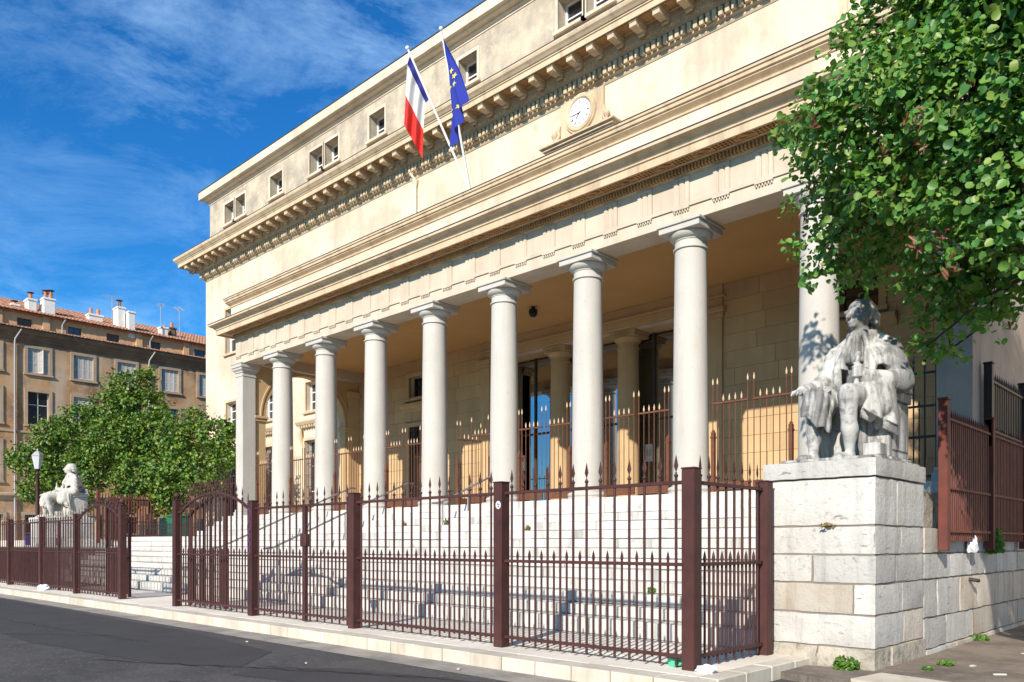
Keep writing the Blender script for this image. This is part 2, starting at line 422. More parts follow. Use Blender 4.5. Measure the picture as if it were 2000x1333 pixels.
    def wall(s, u0, u1, z0, z1, at, holes, depth, axis='Y'):
        """rectangular wall face with rectangular holes and their reveals; axis Y: plane y=at, u=x; axis X: plane x=at, u=y"""
        def P(u, z, d=0.0):
            return (u, at + d, z) if axis == 'Y' else (at - d, u, z)
        us = sorted({u0, u1, *[h[0] for h in holes], *[h[1] for h in holes]})
        zs = sorted({z0, z1, *[h[2] for h in holes], *[h[3] for h in holes]})
        us = [u for u in us if u0 <= u <= u1]; zs = [z for z in zs if z0 <= z <= z1]
        for a, b in zip(us, us[1:]):
            for c, d in zip(zs, zs[1:]):
                mu, mz = (a+b)/2, (c+d)/2
                if any(h[0] < mu < h[1] and h[2] < mz < h[3] for h in holes): continue
                s.quad(P(a,c), P(b,c), P(b,d), P(a,d))
        for h in holes:
            s.quad(P(h[0],h[2]), P(h[0],h[3]), P(h[0],h[3],depth), P(h[0],h[2],depth))
            s.quad(P(h[1],h[3]), P(h[1],h[2]), P(h[1],h[2],depth), P(h[1],h[3],depth))
            s.quad(P(h[0],h[3]), P(h[1],h[3]), P(h[1],h[3],depth), P(h[0],h[3],depth))
            s.quad(P(h[1],h[2]), P(h[0],h[2]), P(h[0],h[2],depth), P(h[1],h[2],depth))
        return s
    def mesh(s, name, material, smooth=None):
        me = bpy.data.meshes.new(name)
        me.from_pydata(s.v, [], s.f)
        me.validate(clean_customdata=False)
        if material: me.materials.append(MT[material])
        if smooth is not None:
            me.polygons.foreach_set('use_smooth', [True]*len(me.polygons))
            me.set_sharp_from_angle(angle=R(smooth))
        me.update()
        return me
    def build(s, name, material, parent=None, smooth=None, loc=None):
        return put(name, s.mesh(name, material, smooth), parent, loc)

def put(name, data, parent=None, loc=None, rz=0.0, scale=None):
    o = bpy.data.objects.new(name, data)
    COL.objects.link(o)
    if parent is not None: o.parent = parent
    if loc is not None: o.location = loc
    if rz: o.rotation_euler = (0, 0, rz)
    if scale is not None: o.scale = scale
    return o

def tag(o, label=None, cat=None, group=None, kind=None):
    if label: o['label'] = label
    if cat: o['category'] = cat
    if group: o['group'] = group
    if kind: o['kind'] = kind
    return o

def thing(name, label, cat, loc=(0,0,0), group=None, rz=0.0):
    return tag(put(name, None, None, loc, rz), label, cat, group)

def np_mesh(name, V, F, material, smooth=False):
    """V (n,3) array, F list of arrays of equal-length faces"""
    me = bpy.data.meshes.new(name)
    me.vertices.add(len(V))
    me.vertices.foreach_set('co', np.asarray(V, dtype=np.float32).ravel())
    tot = sum(f.size for f in F); nf = sum(len(f) for f in F)
    me.loops.add(tot); me.polygons.add(nf)
    me.loops.foreach_set('vertex_index', np.concatenate([f.ravel() for f in F]).astype(np.int32))
    sizes = np.concatenate([np.full(len(f), f.shape[1]) for f in F])
    starts = np.concatenate([[0], np.cumsum(sizes)[:-1]]).astype(np.int32)
    me.polygons.foreach_set('loop_start', starts)
    if smooth: me.polygons.foreach_set('use_smooth', np.ones(nf, dtype=bool))
    me.materials.append(MT[material])
    me.update(calc_edges=True)
    return me

def leaf_mesh(name, P, Nrm, size, material, width=1.0, fold=0.14):
    """a cloud of folded round leaves: P positions, Nrm normals, size per leaf"""
    n = len(P)
    Nrm = Nrm / np.linalg.norm(Nrm, axis=1, keepdims=True)
    t = rng.normal(size=(n, 3)); t[:, 2] -= 0.5
    t -= Nrm * (t * Nrm).sum(1, keepdims=True)
    t /= np.linalg.norm(t, axis=1, keepdims=True)
    b = np.cross(Nrm, t)
    sh = [(0,0,0),(0.10,0.36,fold),(0.45,0.52,fold*1.1),(0.82,0.30,fold*0.6),(1.0,0,-0.06),(0.10,-0.36,fold),(0.45,-0.52,fold*1.1),(0.82,-0.30,fold*0.6)]
    V = np.empty((n, 8, 3))
    for i, (u, w, h) in enumerate(sh):
        V[:, i] = P + (t*(u-0.4) + b*w*width + Nrm*h) * size[:, None]
    base = (np.arange(n)*8)[:, None]
    F1 = base + np.array([[0,4,3,2,1]]); F2 = base + np.array([[0,5,6,7,4]])
    return np_mesh(name, V.reshape(-1, 3), [F1, F2], material)

# ================================================================ GROUND
def sheet(name, pts, z, material, kind='structure'):
    return tag(MB().poly([(p[0], p[1], z) for p in pts]).build(name, material), kind=kind)

sheet('road', [(-600,-600),(600,-600),(600,600),(-600,600)], -0.17, 'asphalt')
sheet('gutter', [(-70,6.62),(-4.0,6.55),(-3.6,6.6),(-3.6,7.12),(-70,7.12)], -0.166, 'gutter')
sheet('road_patch', [(-34,3.2),(-22,4.1),(-14.5,3.9),(-10.6,4.35),(-9.6,5.0),(-10.6,6.0),(-14,6.35),(-34,6.5)], -0.1655, 'asphalt_new')
sheet('road_patch', [(-9.1,4.6),(-7.9,4.9),(-6.2,5.35),(-5.6,5.95),(-6.5,6.3),(-8.4,5.9),(-9.3,5.2)], -0.1652, 'asphalt_new')
seam = MB()
rs_ = random.Random(5)
def crack(x0, y0, x1, y1, n, w, wob):
    P_ = [Vector((x0+(x1-x0)*i/n + rs_.uniform(-wob, wob), y0+(y1-y0)*i/n + rs_.uniform(-wob, wob))) for i in range(n+1)]
    W_ = [w*0.55*rs_.uniform(0.4, 1.4) for _ in P_]
    for k in range(n):
        d = (P_[k+1]-P_[k]).normalized(); q = Vector((-d.y, d.x))
        a, b_, e, f = P_[k]+q*W_[k], P_[k]-q*W_[k], P_[k+1]-q*W_[k+1], P_[k+1]+q*W_[k+1]
        seam.poly([(a.x,a.y,-0.162),(b_.x,b_.y,-0.162),(e.x,e.y,-0.162),(f.x,f.y,-0.162)])
crack(-11.6, 3.9, -7.0, 6.2, 34, 0.020, 0.05); crack(-9.2, 3.9, -5.6, 5.6, 28, 0.018, 0.045); crack(-9.4, 5.2, -6.3, 6.4, 26, 0.014, 0.05)
crack(-16.5, 3.6, -12.6, 6.4, 30, 0.014, 0.06); crack(-22, 4.4, -13, 5.2, 40, 0.012, 0.06)
tag(seam.build('road_seam', 'tar'), kind='structure')

# pavement: a joint-coloured bed, kerb stones and slabs laid on it
pave = tag(MB().slab([(-70,7.14),(-4.24,7.14),(-4.24,10.2),(-70,10.2)], -0.4, -0.012).build('pavement', 'paving_joint'), kind='structure')
x = -4.2
while x > -46:
    w = 0.56 if x > -12 else 0.57
    h = random.uniform(-0.004, 0.004)
    MB().box(x-w+0.006, x-0.006, 7.1+random.uniform(-0.006,0.006), 7.44, -0.35, h, 0.012).build('kerb_stone', 'kerb', pave)
    x -= w
y = 7.46
while y < 9.5:
    MB().box(-4.44, -4.2, y, y+0.6, -0.35, random.uniform(-0.004,0.003), 0.012).build('kerb_stone', 'kerb', pave)
    y += 0.608
for r, (ya, yb) in enumerate(((7.446, 8.24), (8.246, 9.04), (9.046, 9.86))):
    x = -4.446
    while x > -44:
        w = random.uniform(1.15, 1.75)
        MB().box(max(x-w, -44)+0.003, x-0.003, ya, yb, -0.1, random.uniform(-0.003, 0.002), 0.004).build('paving_slab', 'paving', pave)
        x -= w
# dirty ground beside the stairs and the near kerb at the right edge
gp = tag(MB().slab([(-4.2,8.9),(-3.45,8.7),(-2.6,9.0),(6,6.0),(14,4),(14,30),(-3.43,30),(-3.43,9.7),(-4.2,9.6)], -0.3, -0.085).build('side_ground', 'dirt'), kind='structure')
MB().slab([(-3.35,8.78),(-1.2,8.05),(3.0,6.6),(3.2,7.1),(-1.0,8.75),(-2.5,9.28),(-3.25,9.42)], -0.25, -0.052).build('kerb_stone', 'kerb', gp)

# terrace left of the portico, in front of the wing
tag(MB().slab([(-70,12.66),(-27.42,12.66),(-27.42,19.2),(-70,19.2)], -0.3, 1.60).build('terrace', 'paving'), kind='structure')

# ================================================================ STAIRS
Y0, TR, R1, RZ = 9.84, 0.31, 0.25, 0.178
stairs = thing('stone_stairs', 'broad flight of worn white stone steps climbing to the columned portico', 'stairs', (-19, 9.84, 0))
def local(o, parent):
    o.matrix_parent_inverse = parent.matrix_basis.inverted(); return o
core = MB()
for k in range(13):
    z0 = 0 if k == 0 else R1 + (k-1)*RZ
    z1 = R1 + k*RZ
    ya = Y0 + k*TR
    for (xa, xb, kmax) in ((-27.4, -4.86, 13), (-33.55, -27.4, 9)):
        if k >= kmax: continue
        core.box(xa+0.01*(xb < -20), xb, ya+0.025, (14.3 if kmax == 13 else 12.7), z0-0.03, z1-0.02)
        x = xa
        while x < xb-0.05:
            w = random.uniform(1.05, 2.1)
            if xb - (x+w) < 0.6: w = xb - x
            e = min(x+w, xb)
            dy = random.uniform(-0.016, 0.018); dz = random.uniform(-0.009, 0.006)
            local(MB().box(x+0.0025, e-0.0025, ya+dy, ya+TR+0.06, z0+0.013+random.uniform(-0.004, 0.004), z1+dz, 0.009).build('step_slab', 'step', stairs), stairs)
            x += w
local(core.build('stair_core', 'step_core', stairs), stairs)

# ================================================================ COURTHOUSE
YF, YC, YW, ZS = 13.97, 14.3, 19.0, 2.386
ZA = 7.85                                    # underside of the architrave
court = thing('courthouse', 'cream neoclassical courthouse with a long portico of plain round columns', 'courthouse', (-15.2, 19, 0))
def cb(mb, name, material, parent=None, smooth=None):
    """build a part of the courthouse; coordinates are world ones"""
    o = mb.build(name, material, parent or court, smooth)
    if parent is None or parent == court: o.matrix_parent_inverse = Matrix.Translation((-15.2, 19, 0)).inverted()
    return o
def cc(name, me, parent, loc, rz=0.0, scale=None):
    o = put(name, me, parent, loc, rz, scale)
    if parent == court: o.matrix_parent_inverse = Matrix.Translation((-15.2, 19, 0)).inverted()
    return o

cb(MB().box(-27.38, -3.62, 13.58, 19.3, 2.2, ZS), 'portico_floor', 'step')
cb(MB().box(-27.38, -3.7, 13.9, 19.3, 0, 2.195), 'foundation', 'block')

# ---- main wall with its openings
HO = [(-19.2,-10.95,ZS+0.001,7.62), (-23.5,-22.1,ZS+0.001,5.75), (-23.5,-22.1,6.87,7.6), (-7.95,-6.6,ZS+0.001,5.75), (-7.95,-6.6,6.87,7.6)]
WING = []
for cx in (-37.4, -33.75, -30.1):
    WING += [(cx-0.6, cx+0.6, 10.9, 13.05), (cx-0.55, cx+0.55, 7.2, 8.42), (cx-0.65, cx+0.65, 2.6, 5.9)]
wallm = MB().wall(-40.2, 8, 0, 14.95, YW, HO+WING, 0.35)
wallm.quad((-40.2,YW,0),(-40.2,YW,14.95),(-40.2,34,14.95),(-40.2,34,0))
mw = cb(wallm, 'main_wall', 'plaster')

def window(parts_parent, x0, x1, z0, z1, y, name='window', frame='white', depth=0.3, bars=(1, 1), glassm='glass', surround=None, sw=0.12):
    fr = MB()
    t = 0.05
    fr.box(x0, x0+t, y+depth-0.06, y+depth, z0, z1); fr.box(x1-t, x1, y+depth-0.06, y+depth, z0, z1)
    fr.box(x0+t, x1-t, y+depth-0.06, y+depth, z0, z0+t); fr.box(x0+t, x1-t, y+depth-0.06, y+depth, z1-t, z1)
    w = cb(fr, name, frame)
    b = MB()
    for i in range(bars[0]):
        xx = x0 + (x1-x0)*(i+1)/(bars[0]+1); b.box(xx-0.025, xx+0.025, y+depth-0.05, y+depth-0.005, z0+t, z1-t)
    for i in range(bars[1]):
        zz = z0 + (z1-z0)*(i+1)/(bars[1]+1); b.box(x0+t, x1-t, y+depth-0.045, y+depth-0.008, zz-0.02, zz+0.02)
    o = cb(b, 'glazing_bar', frame, w)
    cb(MB().box(x0+0.002, x1-0.002, y+depth-0.004, y+depth+0.03, z0+0.002, z1-0.002), 'pane', glassm, w)
    if surround:
        s = MB(); p = 0.045
        s.box(x0-sw, x0, y-p, y+0.02, z0-sw*0.4, z1+sw); s.box(x1, x1+sw, y-p, y+0.02, z0-sw*0.4, z1+sw)
        s.box(x0, x1, y-p, y+0.02, z1, z1+sw)
        cb(s, 'surround', surround, w)
        cb(MB().box(x0-sw-0.05, x1+sw+0.05, y-0.11, y+0.02, z0-0.1-sw*0.4, z0-sw*0.4), 'sill', surround, w)
    return w

for h in WING:
    window(court, *h, YW, bars=(1, 2), surround='trim')
    if h[2] < 3:                                   # hooded ground-floor window of the wing
        cx = (h[0]+h[1])/2
        hd = cb(MB().mold([(cx-1.0,YW),(cx+1.0,YW)], [(-0.02,6.42),(0.1,6.45),(0.1,6.52),(0.22,6.56),(0.3,6.68),(0.3,6.74),(-0.02,6.82)]), 'window_hood', 'trim')
        for k in range(9):
            cb(MB().box(cx-0.85+k*0.2, cx-0.76+k*0.2, YW-0.2, YW, 6.45, 6.55), 'hood_dentil', 'trim', hd)
        for s in (-1, 1):
            cb(MB().tube([(cx+s*0.82,YW-0.12,6.42),(cx+s*0.82,YW-0.15,6.25),(cx+s*0.82,YW-0.07,5.95),(cx+s*0.82,YW-0.04,5.75)], [0.1,0.12,0.08,0.05], 8), 'bracket', 'trim', hd, 50)
        gr = MB()
        for k in range(10):
            gr.box(cx-0.6+k*0.133, cx-0.585+k*0.133, YW+0.06, YW+0.075, 2.6, 5.9)
        for k in range(6):
            gr.box(cx-0.64, cx+0.64, YW+0.058, YW+0.078, 2.9+k*0.5, 2.92+k*0.5)
        cb(gr, 'window_grille', 'iron_dark')

# ---- portico back wall: a joint-dark backing and a stone course of single blocks
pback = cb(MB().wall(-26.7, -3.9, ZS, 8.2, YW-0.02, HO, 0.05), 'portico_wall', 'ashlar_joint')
def clip(a, b, z0, z1, holes):
    segs = [(a, b)]
    for h in holes:
        if h[3] <= z0+0.02 or h[2] >= z1-0.02: continue
        new = []
        for s in segs:
            if h[1] <= s[0] or h[0] >= s[1]: new.append(s); continue
            if h[0] > s[0]: new.append((s[0], h[0]))
            if h[1] < s[1]: new.append((h[1], s[1]))
        segs = new
    return [s for s in segs if s[1]-s[0] > 0.06]
NC = 13; ch = (8.2-ZS)/NC
HB = [(-19.2-0.42,-10.95+0.42,ZS,8.2), (-23.68,-21.92,ZS,5.93), (-23.68,-21.92,6.72,7.75), (-8.13,-6.42,ZS,5.93), (-8.13,-6.42,6.72,7.75)]
for r in range(NC):
    z0 = ZS + r*ch; z1 = z0 + ch
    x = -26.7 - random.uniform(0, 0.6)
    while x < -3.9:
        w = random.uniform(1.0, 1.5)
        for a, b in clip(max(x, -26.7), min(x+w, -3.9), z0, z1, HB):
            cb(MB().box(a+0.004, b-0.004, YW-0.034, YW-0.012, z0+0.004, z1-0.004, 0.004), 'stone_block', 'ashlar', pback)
        x += w
# antae and lintel of the lobby opening
for xa, xb in ((-19.62,-19.2), (-10.95,-10.53)):
    an = cb(MB().box(xa, xb, YW-0.1, YW+0.35, ZS, 7.35, 0.01), 'anta', 'ashlar')
    cb(MB().box(xa-0.05, xb+0.05, YW-0.15, YW+0.35, 7.351, 7.47, 0.01).box(xa-0.1, xb+0.1, YW-0.2, YW+0.35, 7.471, 7.61, 0.015), 'anta_capital', 'ashlar', an)
cb(MB().box(-19.62, -10.53, YW-0.08, YW+0.35, 7.622, 7.86, 0.01).box(-19.7, -10.45, YW-0.12, YW-0.02, 7.861, 7.93, 0.01).box(-19.62, -10.53, YW-0.07, YW-0.01, 7.931, 8.195), 'lobby_lintel', 'ashlar')

# doors with iron grilles either side of the lobby, small windows over them
for (xa, xb) in ((-23.5,-22.1), (-7.95,-6.6)):
    window(court, xa, xb, 6.87, 7.6, YW-0.03, bars=(2, 1), frame='iron_dark', surround='ashlar', sw=0.16)
    d = cb(MB().box(xa, xb, YW+0.22, YW+0.28, ZS+0.01, 5.75), 'door', 'door')
    s = MB()
    s.box(xa-0.16, xa, YW-0.08, YW+0.02, ZS+0.002, 5.9).box(xb, xb+0.16, YW-0.08, YW+0.02, ZS+0.002, 5.9).box(xa, xb, YW-0.08, YW+0.02, 5.751, 5.9)
    cb(s, 'surround', 'ashlar', d)
    cb(MB().mold([(xa-0.4,YW-0.03),(xb+0.4,YW-0.03)], [(-0.02,6.3),(0.06,6.34),(0.06,6.42),(0.2,6.5),(0.2,6.6),(-0.02,6.68)]), 'door_hood', 'ashlar', d)
    g = MB()
    for k in range(15):
        xx = xa + 0.05 + (xb-xa-0.1)*k/14
        g.box(xx-0.011, xx+0.011, YW-0.02, YW+0.005, ZS+0.05, 5.9); g.tube([(xx,YW-0.007,5.9),(xx,YW-0.007,6.06)], [0.02,0.002], 4)
    for zz in (2.5, 3.5, 4.6, 5.6):
        g.box(xa, xb, YW-0.028, YW+0.01, zz, zz+0.04)
    cb(g, 'door_grille', 'iron_dark', d)

# ---- lobby: glazed screen, dark room behind it
lob = MB()
lob.quad((-19.2,19.35,ZS),(-19.2,20.0,ZS),(-19.2,20.0,7.62),(-19.2,19.35,7.62))
lob.quad((-10.95,19.35,ZS),(-10.95,20.0,ZS),(-10.95,20.0,7.62),(-10.95,19.35,7.62))
lob.box(-19.6, -10.6, 19.352, 20.3, 7.616, 8.6)
cb(lob, 'lobby_recess', 'ashlar')
cb(MB().box(-19.2, -10.95, 19.3, 20.1, ZS-0.1, ZS-0.002), 'lobby_floor', 'step')
cb(MB().box(-19.3, -10.9, 20.1, 24, ZS, 7.7), 'lobby_room', 'room')
for i in range(7):
    x0 = -19.2 + i*8.25/7; x1 = x0 + 8.25/7
    gl = cb(MB().box(x0+0.03, x1-0.03, 19.95, 19.97, ZS+0.1, 7.55), 'glass_panel', 'lobby_glass')
    cb(MB().box(x0-0.03, x0+0.03, 19.9, 20.0, ZS, 7.61).box(x0+0.03, x1-0.03, 19.9, 20.0, 5.05, 5.11).box(x0+0.03, x1-0.03, 19.9, 20.0, ZS, ZS+0.1), 'mullion', 'bronze', gl)

# ---- columns
def column_meshes(h, rb, rt, k):
    sh = [(rb, 0.0)]
    nseg = 24
    joints = []
    zs = sorted([h*i/nseg for i in range(1, nseg)] + [j+d for j in joints if j < h-0.3 for d in (-0.012, -0.005, 0.005, 0.012)])
    for z in zs:
        u = z/h
        r = rb + (rt-rb)*(u**1.6)
        if any(abs(z-j) < 0.007 for j in joints): r -= 0.0022
        sh.append((r, z))
    sh.append((rt, h))
    return MB().lathe(sh, 40).mesh('column', k, 40)
H_SH0 = 0.2; H_SH1 = 7.85 - ZS - 0.50
def base_mesh(k):
    return MB().lathe([(0.455,0),(0.455,0.07),(0.44,0.075),(0.452,0.09),(0.462,0.12),(0.452,0.15),(0.425,0.17),(0.385,0.172),(0.385,0.19),(0.362,0.205)], 40).mesh('base', k, 40)
def capital_mesh(k):
    z = H_SH1
    m = MB().lathe([(0.318,z-0.002),(0.352,z+0.004),(0.352,z+0.03),(0.322,z+0.034),(0.318,z+0.05),(0.318,z+0.17),(0.335,z+0.175),(0.335,z+0.195),(0.352,z+0.2),(0.40,z+0.235),(0.43,z+0.275),(0.435,z+0.31),(0.425,z+0.325)], 40)
    m.box(-0.465, 0.465, -0.465, 0.465, z+0.325, z+0.44, 0.006)
    m.box(-0.50, 0.50, -0.50, 0.50, z+0.442, z+0.499, 0.008)
    return m.mesh('capital', k, 40)
c_me, b_me, k_me = column_meshes(H_SH1, 0.362, 0.318, 'column'), base_mesh('column'), capital_mesh('column')
COLS = [-24.54, -21.90, -19.28, -16.63, -13.98, -11.33, -8.67, -6.02]
for cx in COLS:
    c = cc('column', c_me, court, (cx, YC, ZS+H_SH0*0.0))
    put('base', b_me, c); put('capital', k_me, c)
c2, b2, k2 = column_meshes(7.615-ZS-0.5, 0.33, 0.30, 'ashlar'), base_mesh('ashlar'), None
z = 7.615-ZS-0.5
k2 = MB().lathe([(0.30,z-0.002),(0.33,z),(0.33,z+0.03),(0.302,z+0.035),(0.302,z+0.17),(0.325,z+0.18),(0.375,z+0.235),(0.41,z+0.3),(0.40,z+0.325)], 32).box(-0.43,0.43,-0.3,0.43,z+0.326,z+0.44,0.006).box(-0.46,0.46,-0.33,0.46,z+0.442,z+0.498,0.008).mesh('capital', 'ashlar', 40)
for cx in (-16.5, -13.88):
    c = cc('lobby_column', c2, court, (cx, 19.42, ZS)); put('base', b2, c, scale=(0.92,0.92,1)); put('capital', k2, c)

# ---- piers and arched end walls
def pier(x0, x1, y0, y1, m='column'):
    p = cb(MB().box(x0, x1, y0, y1, ZS+0.25, 7.42, 0.008), 'pier', m)
    cb(MB().box(x0-0.06, x1+0.06, y0-0.06, y1+0.04, ZS, ZS+0.16, 0.01).box(x0-0.03, x1+0.03, y0-0.03, y1+0.02, ZS+0.162, ZS+0.249, 0.01), 'pier_base', 'column', p)
    path = [(x0, y1), (x0, y0), (x1, y0), (x1, y1), (x0, y1)]
    cb(MB().mold(path, [(-0.1,7.40),(0.02,7.40),(0.02,7.44),(0.0,7.445),(0.0,7.53),(0.03,7.535),(0.035,7.58),(0.09,7.63),(0.10,7.70),(0.13,7.71),(0.13,7.82),(0.15,7.825),(0.15,7.849),(-0.1,7.849)], cap=False).box(x0+0.01, x1-0.01, y0+0.01, y1-0.01, 7.42, 7.848), 'pier_capital', 'column', p)
pier(-27.2, -26.7, 13.97, 14.47)
pier(-3.98, -3.46, 13.97, 14.47, 'shade_plaster')
def arch_wall(x0, x1, ya, yb, yc, r, zs, zt):
    m = MB()
    N = 28
    arc = [(yc - r*math.cos(math.pi*i/N), zs + r*math.sin(math.pi*i/N)) for i in range(N+1)]
    for X in (x0, x1):
        m.quad((X,ya,ZS),(X,yc-r,ZS),(X,yc-r,zs),(X,ya,zs)); m.quad((X,yc+r,ZS),(X,yb,ZS),(X,yb,zs),(X,yc+r,zs))
        m.quad((X,ya,zs),(X,yc-r,zs),(X,yc-r,zt),(X,ya,zt)); m.quad((X,yc+r,zs),(X,yb,zs),(X,yb,zt),(X,yc+r,zt))
        for p, q in zip(arc, arc[1:]):
            m.quad((X,p[0],p[1]),(X,q[0],q[1]),(X,q[0],zt),(X,p[0],zt))
    for p, q in zip(arc, arc[1:]):
        m.quad((x0,p[0],p[1]),(x1,p[0],p[1]),(x1,q[0],q[1]),(x0,q[0],q[1]))
    m.quad((x0,yc-r,ZS),(x1,yc-r,ZS),(x1,yc-r,zs),(x0,yc-r,zs)); m.quad((x0,yc+r,ZS),(x1,yc+r,ZS),(x1,yc+r,zs),(x0,yc+r,zs))
    w = cb(m, 'arched_wall', 'ashlar')
    for X, s in ((x0, -1), (x1, 1)):
        ring = MB()
        for (ra, rb_, pr) in ((r+0.005, r+0.17, 0.03), (r+0.17, r+0.23, 0.055)):
            for i in range(N):
                a0, a1 = math.pi*i/N, math.pi*(i+1)/N
                P = lambda rr, a, d: (X + s*d, yc - rr*math.cos(a), zs + rr*math.sin(a))
                ring.quad(P(ra,a0,pr),P(ra,a1,pr),P(rb_,a1,pr),P(rb_,a0,pr))
                ring.quad(P(rb_,a0,0),P(rb_,a1,0),P(rb_,a1,pr),P(rb_,a0,pr)); ring.quad(P(ra,a0,0),P(ra,a1,0),P(ra,a1,pr),P(ra,a0,pr))
        cb(ring, 'archivolt', 'ashlar', w)
    for yy0, yy1 in ((ya-0.04, yc-r+0.05), (yc+r-0.05, yb)):
        cb(MB().box(x0-0.05, x1+0.05, yy0, yy1, zs-0.2, zs-0.1, 0.01).box(x0-0.09, x1+0.09, yy0, yy1+0.03*(yy1 < yc), zs-0.098, zs-0.004, 0.012), 'impost', 'ashlar', w)
arch_wall(-27.1, -26.76, 14.472, 18.96, 16.62, 1.72, 6.05, 7.849)
cb(MB().box(-3.9, -3.48, 14.472, 18.96, ZS, 7.849), 'end_wall', 'shade_plaster')
cb(MB().box(-26.755, -26.68, 18.45, 18.955, ZS, 7.2).box(-26.755, -26.62, 18.4, 18.954, 7.2, 7.45), 'wall_pilaster', 'ashlar')

# ---- portico ceiling, entablature
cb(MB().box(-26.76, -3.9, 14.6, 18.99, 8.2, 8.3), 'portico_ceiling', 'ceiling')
ent = cb(MB().box(-27.16, -3.42, YF, 14.63, ZA, 9.2).box(-27.16, -26.5, 14.632, 18.99, ZA, 9.2).box(-4.0, -3.42, 14.632, 18.99, ZA, 9.2), 'entablature', 'frieze')
epath = [(-27.16, 18.99), (-27.16, YF), (-3.42, YF), (-3.42, 18.99)]
cb(MB().mold(epath, [(-0.03,8.13),(0.045,8.13),(0.045,8.2),(-0.03,8.2)]), 'taenia', 'frieze', ent)
cb(MB().mold(epath, [(-0.05,8.72),(0.03,8.74),(0.03,8.765),(0.06,8.785),(0.06,8.905),(0.2,8.915),(0.2,8.935),(0.47,8.95),(0.47,8.905),(0.515,8.905),(0.515,9.055),(0.545,9.07),(0.545,9.10),(0.565,9.115),(0.60,9.165),(0.655,9.19),(0.70,9.205),(0.73,9.215),(0.73,9.275),(-0.05,9.40)]), 'lower_cornice', 'trim', ent)
cb(MB().mold(epath, [(0.60,9.298),(0.742,9.277),(0.742,9.297),(0.60,9.33)]), 'lead_flashing', 'slate', ent)
dm = MB()
x = -27.15
while x < -3.5:
    dm.box(x, x+0.042, YF-0.145, YF-0.055, 8.79, 8.89); x += 0.076
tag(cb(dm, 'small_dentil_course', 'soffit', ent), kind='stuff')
# carved soffit panels: lozenges and grids in turn
loz = MB(); grd = MB()
def strip(mb, a, b, w=0.010):
    d = Vector((b[0]-a[0], b[1]-a[1])).normalized(); n = Vector((-d.y, d.x))*w
    mb.slab([(a[0]+n.x,a[1]+n.y),(a[0]-n.x,a[1]-n.y),(b[0]-n.x,b[1]-n.y),(b[0]+n.x,b[1]+n.y)], -0.022, 0.02)
for q in (0.115, 0.075):
    for a, b in (((-q*1.6,0),(0,q)), ((0,q),(q*1.6,0)), ((q*1.6,0),(0,-q)), ((0,-q),(-q*1.6,0))): strip(loz, a, b)
for i in range(6): strip(grd, (-0.2+i*0.08,-0.115), (-0.2+i*0.08,0.115), 0.011)
for j in range(4): strip(grd, (-0.2,-0.115+j*0.0767), (0.2,-0.115+j*0.0767), 0.009)
loz.box(-0.21, 0.21, -0.135, 0.135, 0.005, 0.03); grd.box(-0.21, 0.21, -0.135, 0.135, 0.005, 0.03)
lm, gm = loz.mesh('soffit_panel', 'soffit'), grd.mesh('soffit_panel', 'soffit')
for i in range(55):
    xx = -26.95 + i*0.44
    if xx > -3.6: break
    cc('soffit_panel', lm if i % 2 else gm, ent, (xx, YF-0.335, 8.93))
# triglyphs with their guttae
tg = MB()
prof = [(-0.18,0),(-0.18,0.02),(-0.165,0.045),(-0.095,0.045),(-0.065,0.012),(-0.035,0.045),(0.035,0.045),(0.065,0.012),(0.095,0.045),(0.165,0.045),(0.18,0.02),(0.18,0)]
n = len(prof)
tg.add([(p[0],-p[1],8.2) for p in prof]+[(p[0],-p[1],8.68) for p in prof], [(i,(i+1)%n,n+(i+1)%n,n+i) for i in range(n)]+[tuple(range(n)),tuple(range(n,2*n))])
tg.box(-0.185, 0.185, -0.055, 0.0, 8.681, 8.725)
gt = MB().box(-0.18, 0.18, -0.06, 0.0, 8.095, 8.128)
for i in range(6): gt.lathe([(0.019,8.045),(0.014,8.094)], 8, -0.15+i*0.06, -0.035)
tgm, gtm = tg.mesh('triglyph', 'frieze'), gt.mesh('guttae', 'frieze')
tx = [-26.96, -26.05, -25.28] + [COLS[0] + i*(COLS[-1]-COLS[0])/21 for i in range(22)] + [-5.2, -4.45, -3.62]
for X in tx:
    cc('triglyph', tgm, ent, (X, YF, 0)); cc('guttae', gtm, ent, (X, YF, 0))

# ---- parapet over the portico
par = cb(MB().box(-27.62, -3.0, 14.0, 18.98, 9.25, 10.24), 'parapet', 'plaster')
ppath = [(-27.62, 18.98), (-27.62, 14.0), (-3.0, 14.0), (-3.0, 18.98)]
cb(MB().mold(ppath, [(-0.03,10.0),(0.03,10.01),(0.03,10.05),(0.05,10.07),(0.13,10.13),(0.13,10.16),(0.17,10.17),(0.17,10.24),(0.20,10.25),(0.20,10.30),(-0.03,10.36)]), 'parapet_cornice', 'trim', par)
cb(MB().mold(ppath, [(0.05,10.345),(0.212,10.302),(0.212,10.318),(0.05,10.37)]), 'lead_flashing', 'slate', par)
cb(MB().box(-27.5, -3.1, 14.1, 18.98, 10.241, 10.34), 'portico_roof', 'slate')
# architrave blocks and metope slabs between the triglyphs
ax_ = [-27.16] + [(a_+b_)/2*0 + a_ for a_, b_ in zip(COLS, COLS)] + [-3.42]
for xa, xb in zip(ax_, ax_[1:]):
    cb(MB().box(xa+0.003, xb-0.003, YF-0.012, YF+0.01, ZA+0.002, 8.128, 0.004), 'architrave_block', 'frieze', ent)
for xa, xb in zip(tx, tx[1:]):
    if xb-xa < 0.42: continue
    cb(MB().box(xa+0.183, xb-0.183, YF-0.010, YF+0.01, 8.203, 8.735, 0.004), 'metope', 'frieze', ent)
